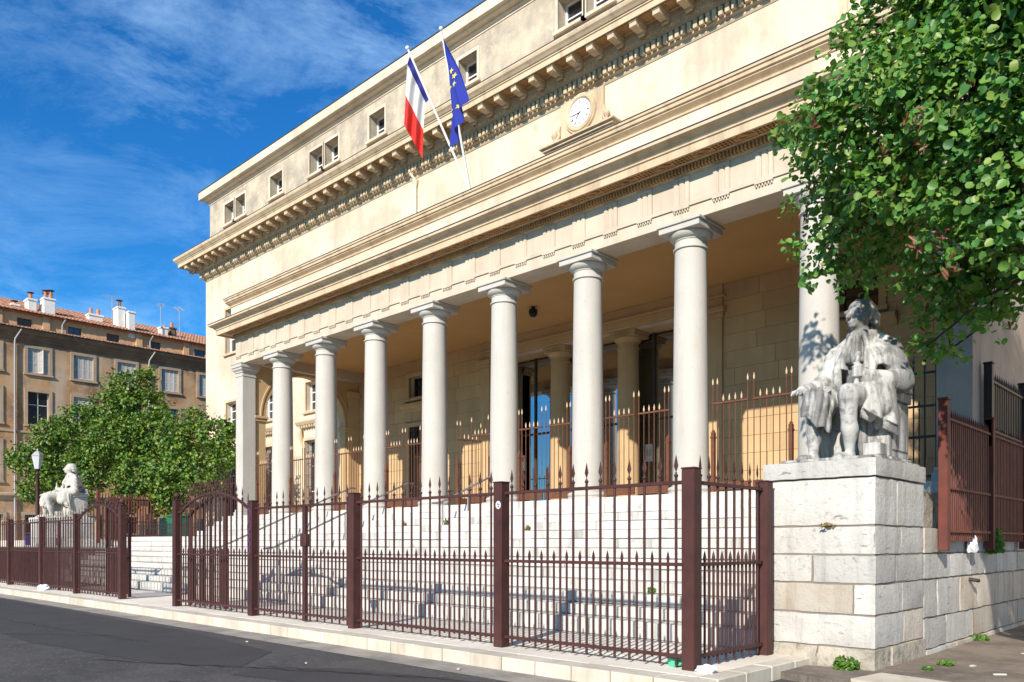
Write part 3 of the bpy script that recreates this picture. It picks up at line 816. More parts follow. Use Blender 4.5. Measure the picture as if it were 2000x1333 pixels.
# small dark drain holes in the lower cornice
dh = MB().tube([(0,0.03,0),(0,-0.01,0)], 0.03, 10).mesh('drain_hole', 'black')
for X in (-25.0, -19.9, -18.1, -14.6, -11.1, -7.6):
    cc('drain_hole', dh, ent, (X, YF-0.545, 9.15))

# ---- upper cornice
upath = [(-40.2, 34), (-40.2, YW), (8, YW)]
uc = cb(MB().mold(upath, [(-0.05,14.95),(0.02,14.95),(0.05,15.0),(0.05,15.05),(0.08,15.07),(0.14,15.09),(0.14,15.375),(0.27,15.38),(0.27,15.41),(0.30,15.42),(0.36,15.48),(0.39,15.57),(0.39,15.60),(0.42,15.61),(0.42,15.735),(0.98,15.745),(0.98,15.69),(1.02,15.69),(1.02,15.85),(1.05,15.87),(1.05,15.91),(1.08,15.92),(1.13,15.98),(1.18,16.03),(1.20,16.10),(1.20,16.15),(-0.05,16.35)]), 'upper_cornice', 'trim')
cb(MB().mold(upath, [(1.0,16.188),(1.212,16.152),(1.212,16.172),(1.0,16.21)]), 'lead_flashing', 'slate', uc)
mod = MB().box(-0.11, 0.11, -0.95, -0.42, 15.52, 15.64, 0.01).box(-0.125, 0.125, -0.965, -0.42, 15.645, 15.742, 0.008)
mod.tube([(-0.1,-0.5,15.5),(0.1,-0.5,15.5)], 0.05, 8)
mm = mod.mesh('modillion', 'trim')
dn = MB().box(-0.06, 0.06, -0.265, -0.14, 15.13, 15.37, 0.006).mesh('dentil', 'trim')
eg = MB().lathe([(0.001,-0.075),(0.035,-0.055),(0.052,-0.01),(0.045,0.045),(0.02,0.07),(0.001,0.075)], 8)
eg.box(0.10, 0.118, 0.0, 0.05, -0.07, 0.07)
egm = eg.mesh('egg', 'trim', 40)
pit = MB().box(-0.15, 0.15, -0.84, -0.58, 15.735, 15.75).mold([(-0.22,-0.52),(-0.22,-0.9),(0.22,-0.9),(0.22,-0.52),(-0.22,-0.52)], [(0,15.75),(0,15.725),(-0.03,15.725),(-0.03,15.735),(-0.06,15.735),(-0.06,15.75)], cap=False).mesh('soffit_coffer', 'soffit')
MP = 0.75
for i in range(64):
    X = -15.01 + (i-35)*MP
    if X < -41.1 or X > -4: continue
    cc('modillion', mm, uc, (X, YW, 0))
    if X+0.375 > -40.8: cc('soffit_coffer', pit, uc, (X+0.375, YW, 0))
for i in range(240):
    X = -40.3 + i*0.1875
    if X > -4: break
    cc('dentil', dn, uc, (X, YW, 0))
for i in range(160):
    X = -40.4 + i*0.25
    if X > -4: break
    cc('egg', egm, uc, (X, YW-0.35, 15.5))
# returns along the hidden flank
for i in range(6):
    cc('modillion', mm, uc, (-40.2, YW-0.9+0.75*i+0.55, 0), R(-90))

# ---- attic storey
AW = []
for a, b, dbl in ((-38.3,-36.2,1), (-33.85,-32.75,0), (-30.5,-28.3,1), (-26.15,-25.15,0), (-20.9,-19.95,0), (-16.3,-14.2,1), (-10.6,-9.6,0), (-5.3,-4.3,0)):
    if dbl:
        m_ = (a+b)/2; AW += [(a, m_-0.08, 17.45, 18.42), (m_+0.08, b, 17.45, 18.42)]
    else:
        AW.append((a, b, 17.45, 18.42))
am = MB().wall(-39.95, 8, 16.1, 19.15, 19.1, AW, 0.42)
am.quad((-39.95,19.1,16.1),(-39.95,19.1,19.15),(-39.95,34,19.15),(-39.95,34,16.1))
att = cb(am, 'attic_storey', 'attic')
for h in AW:
    window(court, *h, 19.1, name='attic_window', depth=0.42, bars=(0, 1), surround='plaster', sw=0.11)
cb(MB().mold([(-39.95,34),(-39.95,19.1),(8,19.1)], [(-0.05,18.86),(0.03,18.88),(0.03,18.95),(0.10,18.99),(0.10,19.05),(0.28,19.08),(0.30,19.13),(0.42,19.15),(0.42,19.52),(-0.1,19.58)]), 'roof_fascia', 'plaster')
cb(MB().mold([(-39.95,34),(-39.95,19.1),(8,19.1)], [(0.1,19.555),(0.445,19.522),(0.445,19.55),(0.1,19.6)]), 'roof_edge', 'slate')
cb(MB().box(-40.0, 8, 19.15, 34, 19.5, 19.6), 'flat_roof', 'slate')

# ---- downpipes and pilaster strip
cb(MB().tube([(-23.1,18.92,10.2),(-23.1,18.92,14.6)], 0.055, 10).tube([(-23.1,18.92,14.6),(-23.1,18.92,14.85)], [0.06,0.13], 10).tube([(-23.1,18.92,14.85),(-23.2,18.75,15.1)], 0.05, 8), 'downpipe', 'pipe_cream', None, 50)
cb(MB().box(-7.5, -7.3, 18.94, 19.0, 10.2, 14.95), 'wall_strip', 'trim')

# ---- clock surround
cs = cb(MB().box(-16.05, -14.4, 18.9, 19.0, 13.55, 14.94, 0.01).box(-16.25, -16.05, 18.93, 19.0, 13.55, 14.1, 0.01).box(-14.4, -14.2, 18.93, 19.0, 13.55, 14.1, 0.01), 'clock_surround', 'trim')
ring = MB()
N = 40
prof = [(0.42,0.0),(0.42,-0.07),(0.46,-0.10),(0.52,-0.10),(0.55,-0.06),(0.58,-0.06),(0.60,0.0)]
for i in range(N):
    a0, a1 = 2*math.pi*i/N, 2*math.pi*(i+1)/N
    for (ra, ya), (rb_, yb) in zip(prof, prof[1:]):
        P = lambda r_, y_, a: (-15.24 + r_*math.cos(a), 18.9 + y_, 14.4 + r_*math.sin(a))
        ring.quad(P(ra,ya,a0), P(ra,ya,a1), P(rb_,yb,a1), P(rb_,yb,a0))
cb(ring, 'clock_ring', 'trim', cs, 40)
cb(MB().mold([(-16.45,18.96),(-16.45,18.75),(-13.98,18.75),(-13.98,18.96)], [(-0.2,13.46),(0.02,13.46),(0.06,13.52),(0.12,13.55),(0.12,13.60),(0.2,13.63),(0.2,13.68),(-0.2,13.74)]), 'clock_ledge', 'trim', cs)
gr = MB()
for i in range(34): gr.box(-16.2+i*0.06, -16.175+i*0.06, 18.78, 18.8, 12.95, 13.46)
cb(gr, 'ledge_grille', 'bronze', cs)
for s in (-1, 1):
    X = -15.2 + s*1.12
    cb(MB().box(X-0.11, X+0.11, 18.7, 18.98, 13.0, 13.46, 0.02), 'ledge_bracket', 'trim', cs)
    X = -15.22 + s*1.0
    cb(MB().lathe([(0.07,13.74),(0.05,13.78),(0.045,13.9),(0.08,13.95),(0.10,14.02),(0.07,14.1),(0.03,14.15),(0.0,14.16)], 14, X, 18.82), 'urn', 'trim', cs, 40)
    X = -15.22 + s*0.83
    cb(MB().tube([(X,18.88,14.3),(X+s*0.06,18.86,14.15),(X+s*0.02,18.86,14.0),(X+s*0.12,18.86,13.84)], [0.05,0.07,0.05,0.07], 8), 'scroll', 'trim', cs, 50)

# ================================================================ WALL CLOCK
clock = thing('wall_clock', 'round white clock with black roman numerals high on the courthouse wall', 'clock', (-15.24, 18.84, 14.4))
def disc(r0, r1, y, n=40):
    m = MB()
    for i in range(n):
        a0, a1 = 2*math.pi*i/n, 2*math.pi*(i+1)/n
        m.quad((r0*math.cos(a0),y,r0*math.sin(a0)),(r1*math.cos(a0),y,r1*math.sin(a0)),(r1*math.cos(a1),y,r1*math.sin(a1)),(r0*math.cos(a1),y,r0*math.sin(a1)))
    return m
d = disc(0.0, 0.405, -0.01)
for i in range(40):
    a0, a1 = 2*math.pi*i/40, 2*math.pi*(i+1)/40
    d.quad((0.405*math.cos(a0),-0.01,0.405*math.sin(a0)),(0.405*math.cos(a1),-0.01,0.405*math.sin(a1)),(0.405*math.cos(a1),0.055,0.405*math.sin(a1)),(0.405*math.cos(a0),0.055,0.405*math.sin(a0)))
d.build('dial', 'dial', clock)
disc(0.37, 0.376, -0.013).build('minute_ring', 'black', clock)
NUM = ['XII','I','II','III','IV','V','VI','VII','VIII','IX','X','XI']
for k, s in enumerate(NUM):
    a = math.pi/2 - k*math.pi/6
    w = {'I': 0.018, 'V': 0.042, 'X': 0.042}
    tot = sum(w[c] for c in s) ; xx = -tot/2
    m = MB()
    def bar(x0, z0, x1, z1, t):
        def T(x, z): 
            r = 0.315 + z
            return (r*math.cos(a) + x*math.sin(a), -0.0135, r*math.sin(a) - x*math.cos(a))
        m.quad(T(x0-t,z0), T(x0+t,z0), T(x1+t,z1), T(x1-t,z1))
    for c in s:
        c0 = xx + w[c]/2
        if c == 'I': bar(c0, -0.045, c0, 0.045, 0.0055)
        if c == 'V': bar(c0, -0.045, c0-0.014, 0.045, 0.006); bar(c0, -0.045, c0+0.014, 0.045, 0.003)
        if c == 'X': bar(c0+0.014, -0.045, c0-0.014, 0.045, 0.006); bar(c0-0.014, -0.045, c0+0.014, 0.045, 0.003)
        xx += w[c]
    m.build('numeral', 'black', clock)
for nm, ang, ln, t in (('minute_hand', 266, 0.30, 0.012), ('hour_hand', 222, 0.21, 0.018)):
    a = math.pi/2 - R(ang)
    u, v = Vector((math.cos(a), math.sin(a))), Vector((-math.sin(a), math.cos(a)))
    P = lambda q, w_: (u.x*q + v.x*w_, -0.022 if nm == 'minute_hand' else -0.018, u.y*q + v.y*w_)
    MB().poly([P(-0.05,-t), P(ln*0.8,-t), P(ln,0), P(ln*0.8,t), P(-0.05,t)]).build(nm, 'black', clock)

# ================================================================ FLAGS
def flag(label, tip, kind):
    base = Vector((-14.89, 14.0, 10.35)); tip = Vector(tip)
    f = thing('flag_on_pole', label, 'flag', tuple(base))
    ax = (tip-base)
    MB().tube([(0,0,0), tuple(ax)], [0.032, 0.024], 10).build('pole', 'white', f, 60)
    e = MB().lathe([(0.0,-0.05),(0.035,-0.035),(0.05,0),(0.035,0.035),(0.0,0.05)], 12)
    e.build('finial', 'white', f, 60, tuple(ax*1.012))
    # cloth: hoist along the top of the pole, fly hanging down in folds
    L, Hh = 1.75, 1.15
    side = Vector((-1, 0, 0)) if kind == 'fr' else Vector((0.9, 0.42, 0))
    def cloth(u, v):
        h = base + ax*(0.965 - 0.30*v) - base
        drop = u*L
        if kind == 'fr': drop = L*(0.10*u/0.333 if u < 0.333 else 0.10 + 0.90*(u-0.333)/0.667)
        w = math.sin(min(1, u*1.6)*math.pi/2)
        fold = math.sin(v*15 + u*2.0)*0.07*w
        gather = -0.35*v*w
        p = h + Vector((0,0,-drop*0.93)) + side*(0.10*w + fold*0.6 + (0.12 if kind == 'fr' else 0.55)*u*(1-v)) + Vector((0, fold*0.9 - 0.05*u, 0)) - ax.normalized()*gather*0.3
        return p
    def band(u0, u1, name, m_, n=10, parent=f, off=0.0):
        mb = MB(); nv = 26
        vs = []; fs = []
        for i in range(n+1):
            for j in range(nv+1):
                p = cloth(u0+(u1-u0)*i/n, j/nv); vs.append((p.x, p.y, p.z))
        for i in range(n):
            for j in range(nv):
                fs.append((i*(nv+1)+j, i*(nv+1)+j+1, (i+1)*(nv+1)+j+1, (i+1)*(nv+1)+j))
        mb.add(vs, fs)
        return mb.build(name, m_, parent, 80)
    if kind == 'fr':
        band(0, 0.333, 'blue_band', 'fl_navy'); band(0.334, 0.667, 'white_band', 'fl_white'); band(0.668, 1.0, 'red_band', 'fl_red')
    else:
        c = band(0, 1.0, 'cloth', 'fl_blue', 30)
        for k in range(12):
            a = k*math.pi/6
            uc_, vc_ = 0.5 + 0.21*math.cos(a), 0.5 + 0.33*math.sin(a)
            for sgn in (1, -1):
                st = []
                for q in range(10):
                    rr = 0.075 if q % 2 == 0 else 0.03
                    b = q*math.pi/5
                    du, dv = rr*math.cos(b)/L, rr*math.sin(b)/Hh
                    p = cloth(uc_+du, vc_+dv)
                    e1 = cloth(uc_+du+0.01, vc_+dv) - p; e2 = cloth(uc_+du, vc_+dv+0.01) - p
                    nn = e1.cross(e2).normalized()
                    st.append(tuple(p + nn*0.006*sgn))
                o = MB().poly(st).build('star', 'fl_gold', c)
    return f
flag('blue white and red tricolour hanging from a white pole above the portico', (-15.54, 12.5, 13.6), 'fr')
flag('dark blue flag with a ring of yellow stars hanging above the portico', (-14.3, 12.5, 13.52), 'eu')

# ================================================================ SECURITY CAMERA
sc_ = thing('security_camera', 'small black dome camera hanging from the portico ceiling', 'camera', (-15.46, 17.0, 8.2))
MB().lathe([(0.05,-0.06),(0.05,0.0)], 14).build('mount', 'black', sc_, 40)
MB().lathe([(0.0,-0.30),(0.08,-0.28),(0.12,-0.22),(0.13,-0.15),(0.12,-0.08),(0.05,-0.06)], 18).build('dome', 'black', sc_, 60)

# ================================================================ IRONWORK
def spear(m, x, y, z, s=1.0):
    """collar and leaf-shaped spearhead standing on z"""
    m.lathe([(0.011*s,z),(0.024*s,z+0.012*s),(0.024*s,z+0.03*s),(0.011*s,z+0.042*s),(0.011*s,z+0.06*s)], 8, x, y)
    zz = z + 0.055*s
    vs = [(x,y,zz)]; w, t = 0.031*s, 0.013*s
    vs += [(x-w,y,zz+0.075*s),(x,y-t,zz+0.075*s),(x+w,y,zz+0.075*s),(x,y+t,zz+0.075*s),(x,y,zz+0.21*s)]
    m.add(vs, [(0,2,1),(0,3,2),(0,4,3),(0,1,4),(5,1,2),(5,2,3),(5,3,4),(5,4,1)])
def long_bar(zt, material, z0=0.03):
    m = MB(); m.tube([(0,0,z0),(0,0,zt)], 0.0165, 8); spear(m, 0, 0, zt)
    return m.mesh('bar', material, 50)
def short_bar(material, z0=0.10, z1=1.20):
    m = MB(); m.tube([(0,0,z0),(0,0,z1)], 0.015, 8)
    m.lathe([(0.015,z1),(0.021,z1+0.035),(0.014,z1+0.08),(0.0,z1+0.13)], 6)
    return m.mesh('short_bar', material, 50)
LB = {k: long_bar(2.15, k) for k in ('iron', 'iron_red')}
SB = {k: short_bar(k) for k in ('iron', 'iron_red')}
def post_mesh(h, w, material, ball=False):
    m = MB().box(-w/2, w/2, -w/2, w/2, 0, h-0.02, 0.006)
    m.box(-w/2-0.006, w/2+0.006, -w/2-0.006, w/2+0.006, h-0.018, h, 0.004)
    if ball: m.lathe([(0.035,h),(0.03,h+0.02),(0.055,h+0.035),(0.075,h+0.075),(0.07,h+0.11),(0.045,h+0.145),(0.0,h+0.155)], 16)
    return m.mesh('post', material, 40)
PM = post_mesh(2.25, 0.16, 'iron'); PB = post_mesh(2.40, 0.16, 'iron', True)

def fence_bay(name, label, cat, x0, x1, y, n, post0=None, post1=None, arch=0.0, mid=None, rz=0.0, group=None, short=True, material='iron', zmid=1.17, ends=0.09):
    """bay from x0 to x1 along local x; thing placed at its left end"""
    L = x1 - x0
    t = thing(name, label, cat, (x0, y, 0), group, rz)
    def ztop(u):
        if not arch: return 2.09
        v = (u*L - 0.25)/(L - 0.5)
        return 2.12 + (arch*math.sin(math.pi*min(1, max(0, v)))**0.75 if 0 < v < 1 else 0)
    if post0 is not None: put('post', post0, t, (0, 0, 0))
    if post1 is not None: put('post', post1, t, (L, 0, 0))
    rail = MB()
    if arch:
        N = 36
        pts = [(ends + (L-2*ends)*i/N) for i in range(N+1)]
        for h0, h1 in ((-0.03, 0.012),):
            vs = []; fs = []
            for xx in pts:
                z = ztop(xx/L)
                vs += [(xx,-0.027,z+h0),(xx,0.027,z+h0),(xx,0.027,z+h1),(xx,-0.027,z+h1)]
            for i in range(N):
                for k in range(4):
                    fs.append((i*4+k, i*4+(k+1)%4, (i+1)*4+(k+1)%4, (i+1)*4+k))
            rail.add(vs, fs)
    else:
        rail.box(ends-0.05, L-ends+0.05, -0.024, 0.024, 2.07, 2.11, 0.004)
    rail.build('top_rail', material, t)
    MB().box(ends-0.05, L-ends+0.05, -0.024, 0.024, zmid-0.02, zmid+0.02, 0.004).build('middle_rail', material, t)
    MB().box(ends-0.05, L-ends+0.05, -0.024, 0.024, 0.12, 0.16, 0.004).build('bottom_rail', material, t)
    p = (L - 2*ends)/n
    for i in range(n):
        xx = ends + p*(i+0.5)
        if mid and abs(xx - mid) < 0.06: continue
        if arch:
            m = MB(); zt = ztop(xx/L) + 0.05
            m.tube([(0,0,0.03),(0,0,zt)], 0.0165, 8); spear(m, 0, 0, zt)
            put('bar', m.mesh('bar', material, 50), t, (xx, 0, 0))
        else:
            put('bar', LB[material], t, (xx, 0, 0))
        if short and i < n-1:
            xs = xx + p/2
            if mid and abs(xs - mid) < 0.06: continue
            put('short_bar', SB[material], t, (xs, 0, 0))
    if mid:
        MB().box(mid-0.045, mid+0.045, -0.035, 0.035, 0.02, 2.07, 0.005).build('gate_stile', material, t)
        MB().box(mid-0.10, mid+0.09, -0.05, 0.05, 1.36, 1.58, 0.012).box(mid-0.13, mid-0.10, -0.015, 0.015, 1.44, 1.50).build('lock_box', material, t)
    return t

GF = 'iron fence bays along the pavement'
YFN = 7.8
fence_bay('fence_bay', 'maroon spear-topped fence bay ending in the corner post nearest the camera', 'fence', -7.68, -4.72, YFN, 13, None, PM, group=GF)
fence_bay('fence_bay', 'fence bay whose right post carries a small round white sticker', 'fence', -11.11, -7.68, YFN, 15, None, PM, group=GF)
fence_bay('iron_gate', 'closed double iron gate with a lock box on its middle stile', 'gate', -14.48, -11.11, YFN, 14, None, PM, mid=1.86, group='iron gates along the pavement')
fence_bay('iron_gate', 'arched iron gate right of the opening, purple scrawl on its post', 'gate', -17.92, -14.48, YFN, 14, PB, PM, arch=0.36, group='iron gates along the pavement')
fence_bay('iron_gate', 'arched iron gate left of the opening to the stairs', 'gate', -24.62, -21.26, YFN+0.05, 14, PM, PB, arch=0.34, group='iron gates along the pavement')
fence_bay('fence_bay', 'fence bay in front of the far statue with a middle stile', 'fence', -27.91, -24.62, YFN+0.1, 14, PM, None, mid=1.6, group=GF)
fence_bay('fence_bay', 'sheet-backed fence bay left of the far statue', 'fence', -31.56, -27.91, YFN+0.15, 15, PM, None, group=GF)
fence_bay('fence_bay', 'leftmost visible fence bay at the edge of the photo', 'fence', -36.0, -31.56, YFN+0.2, 18, PM, None, group=GF)
fence_bay('fence_bay', 'short fence return from the corner post back to the near pedestal', 'fence', -4.72, -2.98, YFN, 8, None, post_mesh(2.2, 0.16, 'iron'), rz=R(90), group=GF)
# opened leaves folded behind the arched gates, sheet backing of the left bay
def folded_leaf(label, x0, x1, y, n, peak_right):
    t = thing('gate_leaf', label, 'gate', (x0, y, 0))
    L = x1-x0
    m = MB()
    for i in range(24):
        a, b = i/24, (i+1)/24
        f = lambda u: 2.05 + 0.42*math.sin(math.pi/2*(u if peak_right else 1-u))**0.9
        m.box(a*L, b*L, -0.02, 0.02, f((a+b)/2)-0.03, f((a+b)/2)+0.03)
    m.build('top_rail', 'iron', t)
    MB().box(0, L, -0.02, 0.02, 1.15, 1.19).box(0, L, -0.02, 0.02, 0.12, 0.16).build('rail', 'iron', t)
    for s in (0, L): MB().box(s-0.035, s+0.035, -0.03, 0.03, 0.03, 2.1 if (s == 0) == peak_right else 2.45).build('stile', 'iron', t)
    for i in range(n):
        xx = L*(i+0.5)/n
        z = 2.05 + 0.42*math.sin(math.pi/2*((xx/L) if peak_right else 1-xx/L))**0.9
        mm_ = MB().tube([(0,0,0.05),(0,0,z+0.04)], 0.017, 8); spear(mm_, 0, 0, z+0.04)
        put('bar', mm_.mesh('bar', 'iron', 50), t, (xx, 0, 0))
        put('short_bar', SB['iron'], t, (xx+L/n/2, 0, 0))
folded_leaf('opened gate leaf folded back behind the arched gate right of the opening', -17.75, -16.05, YFN+0.22, 9, True)
folded_leaf('opened gate leaf folded back behind the arched gate left of the opening', -23.0, -21.45, YFN+0.3, 9, False)
tag(MB().box(-31.4, -28.0, YFN+0.19, YFN+0.2, 0.2, 1.15).build('iron_sheet', 'iron'), 'plain maroon iron sheet fixed behind the lower bars of a far fence bay', 'metal sheet')
# marks on the posts
stk = thing('sticker', 'small round white sticker on a maroon fence post', 'sticker', (-7.66, YFN-0.0835, 1.93))
m = MB(); m.poly([(0.05*math.cos(i*math.pi/10), 0, 0.055*math.sin(i*math.pi/10)) for i in range(20)]); m.build('disc', 'paper', stk)
m = MB()
for (x, z, r) in ((-0.014,0.012,0.012),(0.016,0.006,0.011),(0.0,-0.02,0.012),(0.018,-0.022,0.006)):
    m.poly([(x+r*math.cos(i*math.pi/5), -0.0006, z+r*math.sin(i*math.pi/5)) for i in range(10)])
m.build('print', 'sign_blue', stk)
gf = MB()
pts = [(-0.06,0.0),(0.03,0.07),(-0.03,0.14),(0.05,0.2),(-0.05,0.28),(0.02,0.36),(-0.06,0.46),(0.04,0.5),(0.03,0.62),(-0.05,0.66),(0.0,0.75),(0.05,0.82),(-0.04,0.9)]
for a, b in zip(pts, pts[1:]):
    d = Vector((b[0]-a[0], b[1]-a[1])).normalized(); n_ = Vector((-d.y, d.x))*0.008
    gf.quad((a[0]+n_.x,0,a[1]+n_.y),(a[0]-n_.x,0,a[1]-n_.y),(b[0]-n_.x,0,b[1]-n_.y),(b[0]+n_.x,0,b[1]+n_.y))
tag(gf.build('graffiti_tag', 'purple', None, None, (-14.48, YFN-0.084, 1.2)), 'thin purple spray scrawl running up a fence post', 'graffiti')

# ---- tall rust-red gates between the columns
tipm = MB(); tipm.lathe([(0.008,0),(0.018,0.015),(0.014,0.03),(0.02,0.05),(0.0,0.14)], 6); TIP = tipm.mesh('tip', 'gilt', 50)
def gate_leaf(label, X, Y, w=0.78, rz=0.0, flip=False):
    t = thing('portico_gate_leaf', label, 'gate', (X, Y, ZS), 'tall gate leaves between the portico columns', rz)
    MB().box(0, w, -0.02, 0.02, 0.08, 0.24, 0.004).build('kick_plate', 'rust', t)
    MB().box(0, w, -0.02, 0.02, 1.79, 1.825, 0.003).build('top_rail', 'rust', t)
    for xx in ((0.03,) if not flip else (w-0.03,)):
        MB().box(xx-0.035, xx+0.035, -0.045, 0.045, 0.02, 1.24, 0.006).box(xx-0.045, xx+0.045, -0.055, 0.055, 1.12, 1.15).lathe([(0.03,1.24),(0.035,1.27),(0.0,1.3)], 8, xx, 0).build('stile', 'rust', t)
    tall = MB().tube([(0,0,0.2),(0,0,2.18)], 0.011, 6).mesh('bar', 'rust', 50)
    low = MB().tube([(0,0,0.2),(0,0,1.84)], 0.010, 6).mesh('bar', 'rust', 50)
    xs = [0.02, 0.12] if not flip else [w-0.12, w-0.02]
    for xx in xs + ([w-0.02] if not flip else [0.02]):
        b = put('bar', tall, t, (xx, 0, 0)); put('tip', TIP, b, (0, 0, 2.18))
    lo = 0.2 if not flip else 0.1
    for i in range(4):
        b = put('bar', low, t, (lo + 0.13*i + 0.05, 0, 0)); put('tip', TIP, b, (0, 0, 1.84))
ordn = ['first', 'second', 'third', 'fourth', 'fifth', 'sixth', 'seventh', 'eighth']
edges = [-26.7+0.36] + COLS + [-3.98-0.36]
for i in range(9):
    c = (edges[i] + edges[i+1])/2
    if i == 0: where = 'between the left pier and the first column'
    elif i == 8: continue
    else: where = 'between the %s and %s columns from the left' % (ordn[i-1], ordn[i])
    if i == 4:
        gate_leaf('opened rust-red gate leaf standing square to the front in the middle bay', c-0.55, YC+0.1, 0.8, R(80))
        gate_leaf('right leaf of the tall rust-red gate in the middle bay', c+0.12, YC, 0.76, 0, True)
        continue
    gate_leaf('left leaf of the tall rust-red gate ' + where, c-0.84, YC, 0.79)
    gate_leaf('right leaf of the tall rust-red gate ' + where, c+0.04, YC, 0.79, 0, True)
# dark grille closing the last bay on the right
g = thing('iron_grille', 'tall dark iron grille behind the near statue, closing the last bay', 'grille', (-5.6, 14.1, ZS), None)
for zz in (0.1, 0.75, 1.25, 1.79):
    MB().box(0, 2.12, -0.018, 0.018, zz, zz+0.035, 0.003).build('rail', 'iron_dark', g)
gb = MB().tube([(0,0,0.02),(0,0,1.9)], 0.013, 6); spear(gb, 0, 0, 1.9, 0.8); gbm = gb.mesh('bar', 'iron_dark', 50)
gs = MB().tube([(0,0,0.02),(0,0,1.2)], 0.011, 6); spear(gs, 0, 0, 1.2, 0.7); gsm = gs.mesh('short_bar', 'iron_dark', 50)
for i in range(13):
    put('bar', gbm, g, (0.05+0.17*i, 0, 0))
    if i % 2 and i < 12: put('short_bar', gsm, g, (0.135+0.17*i, 0, 0))
for xx in (1.05, 1.98):
    MB().box(xx-0.03, xx+0.03, -0.03, 0.03, 0.02, 1.3, 0.004).box(xx-0.08, xx+0.08, -0.04, 0.04, 0.55, 0.75, 0.01).build('stile', 'iron_dark', g)

# ---- fence hung on the outer face of the side wall
def side_panel(label, X, Y, L, zb, zt, n, material, rails, post0=True, post1=False, drop=0.14, tips=True, face=1):
    t = thing('side_fence_panel', label, 'fence', (X, Y, 0), 'iron panels on the stair flank', R(90))
    def post(u):
        MB().box(u-0.06, u+0.06, -0.06, 0.06, zb-0.27, zt+0.22, 0.006).box(u-0.07, u+0.07, -0.07, 0.07, zt+0.221, zt+0.25, 0.004).build('post', material, t)
    if post0: post(0)
    if post1: post(L)
    for z in rails: MB().box(0.06, L-0.06, -0.03, 0.03, z-0.02, z+0.02, 0.004).build('rail', material, t)
    m = MB().box(-0.026, 0.026, -0.012, 0.012, zb-drop, zt, 0.003)
    if tips: m.lathe([(0.014,zt),(0.018,zt+0.03),(0.0,zt+0.14)], 6)
    bm = m.mesh('bar', material, 50)
    for i in range(n): put('bar', bm, t, (0.1+(L-0.2)*(i+0.5)/n, 0, 0))
side_panel('red-brown iron panel nearest the pedestal on the side wall, a white rag caught under it', -3.34, 12.07, 2.42, 1.58, 3.16, 22, 'iron_red', (1.58, 2.18, 3.14))
side_panel('red-brown iron panel partly in tree shade, further back on the side wall', -3.34, 14.5, 2.3, 1.58, 3.16, 21, 'iron_red', (1.58, 2.18, 3.14), True, True)
side_panel('dark raised iron panel above the far side-wall panel', -3.36, 14.5, 2.3, 3.22, 4.05, 17, 'iron_dark', (3.22, 4.02), True, False, 0.0)
side_panel('dark raised iron panel at the right edge of the photo', -3.36, 16.82, 2.0, 3.22, 4.05, 15, 'iron_dark', (3.22, 4.02), True, False, 0.0)
side_panel('far iron panel behind the far statue', -33.3, 11.4, 2.4, 1.7, 3.3, 20, 'iron_red', (1.75, 2.3, 3.2))
def railing(name, label, X0, X1, Y, z0, h, n, material):
    t = thing(name, label, 'railing', (X0, Y, z0)); L = X1-X0
    MB().box(0, L, -0.015, 0.015, h-0.14, h-0.11).box(0, L, -0.015, 0.015, 0.08, 0.11).build('rail', material, t)
    m = MB().tube([(0,0,0),(0,0,h-0.05)], 0.012, 6); m.lathe([(0.012,h-0.05),(0.02,h),(0.0,h+0.1)], 6)
    bm = m.mesh('bar', material, 50)
    for i in range(n): put('bar', bm, t, (0.05+(L-0.1)*i/(n-1), 0, 0))
railing('terrace_railing', 'low black spiked railing at the head of the shorter left steps', -33.0, -27.6, 12.75, 1.60, 0.52, 42, 'iron_dark')
railing('terrace_grille', 'tall spiked maroon grille joining the left end of the portico', -31.5, -27.5, 14.1, 1.60, 2.15, 26, 'iron')

# ---- handrails on the stairs
def handrail(label, X, ya, yb):
    zr = lambda yy: 1.31 + 0.43*(yy-10.1)
    t = thing('handrail', label, 'handrail', (X, ya, 0), 'steel handrails on the stairs')
    MB().tube([(0, -0.25, zr(ya)-0.02), (0, 0, zr(ya)), (0, yb-ya, zr(yb)), (0, yb-ya+0.2, zr(yb))], 0.026, 8).build('rail', 'steel', t, 60)
    for u in (0.04, 0.5, 0.96):
        yy = ya + (yb-ya)*u
        zf = min(ZS, R1 + max(0, int((yy-Y0)/TR))*RZ)
        MB().tube([(0, yy-ya, zf-0.03), (0, yy-ya, zr(yy))], 0.02, 8).build('post', 'steel', t, 60)
handrail('grey steel handrail climbing the steps nearest the arched gate', -20.56, 10.1, 14.3)
handrail('grey steel handrail climbing the steps behind the double gate', -17.8, 10.1, 14.3)
handrail('short grey steel handrail at the top of the steps by the fifth column', -14.45, 12.6, 14.4)

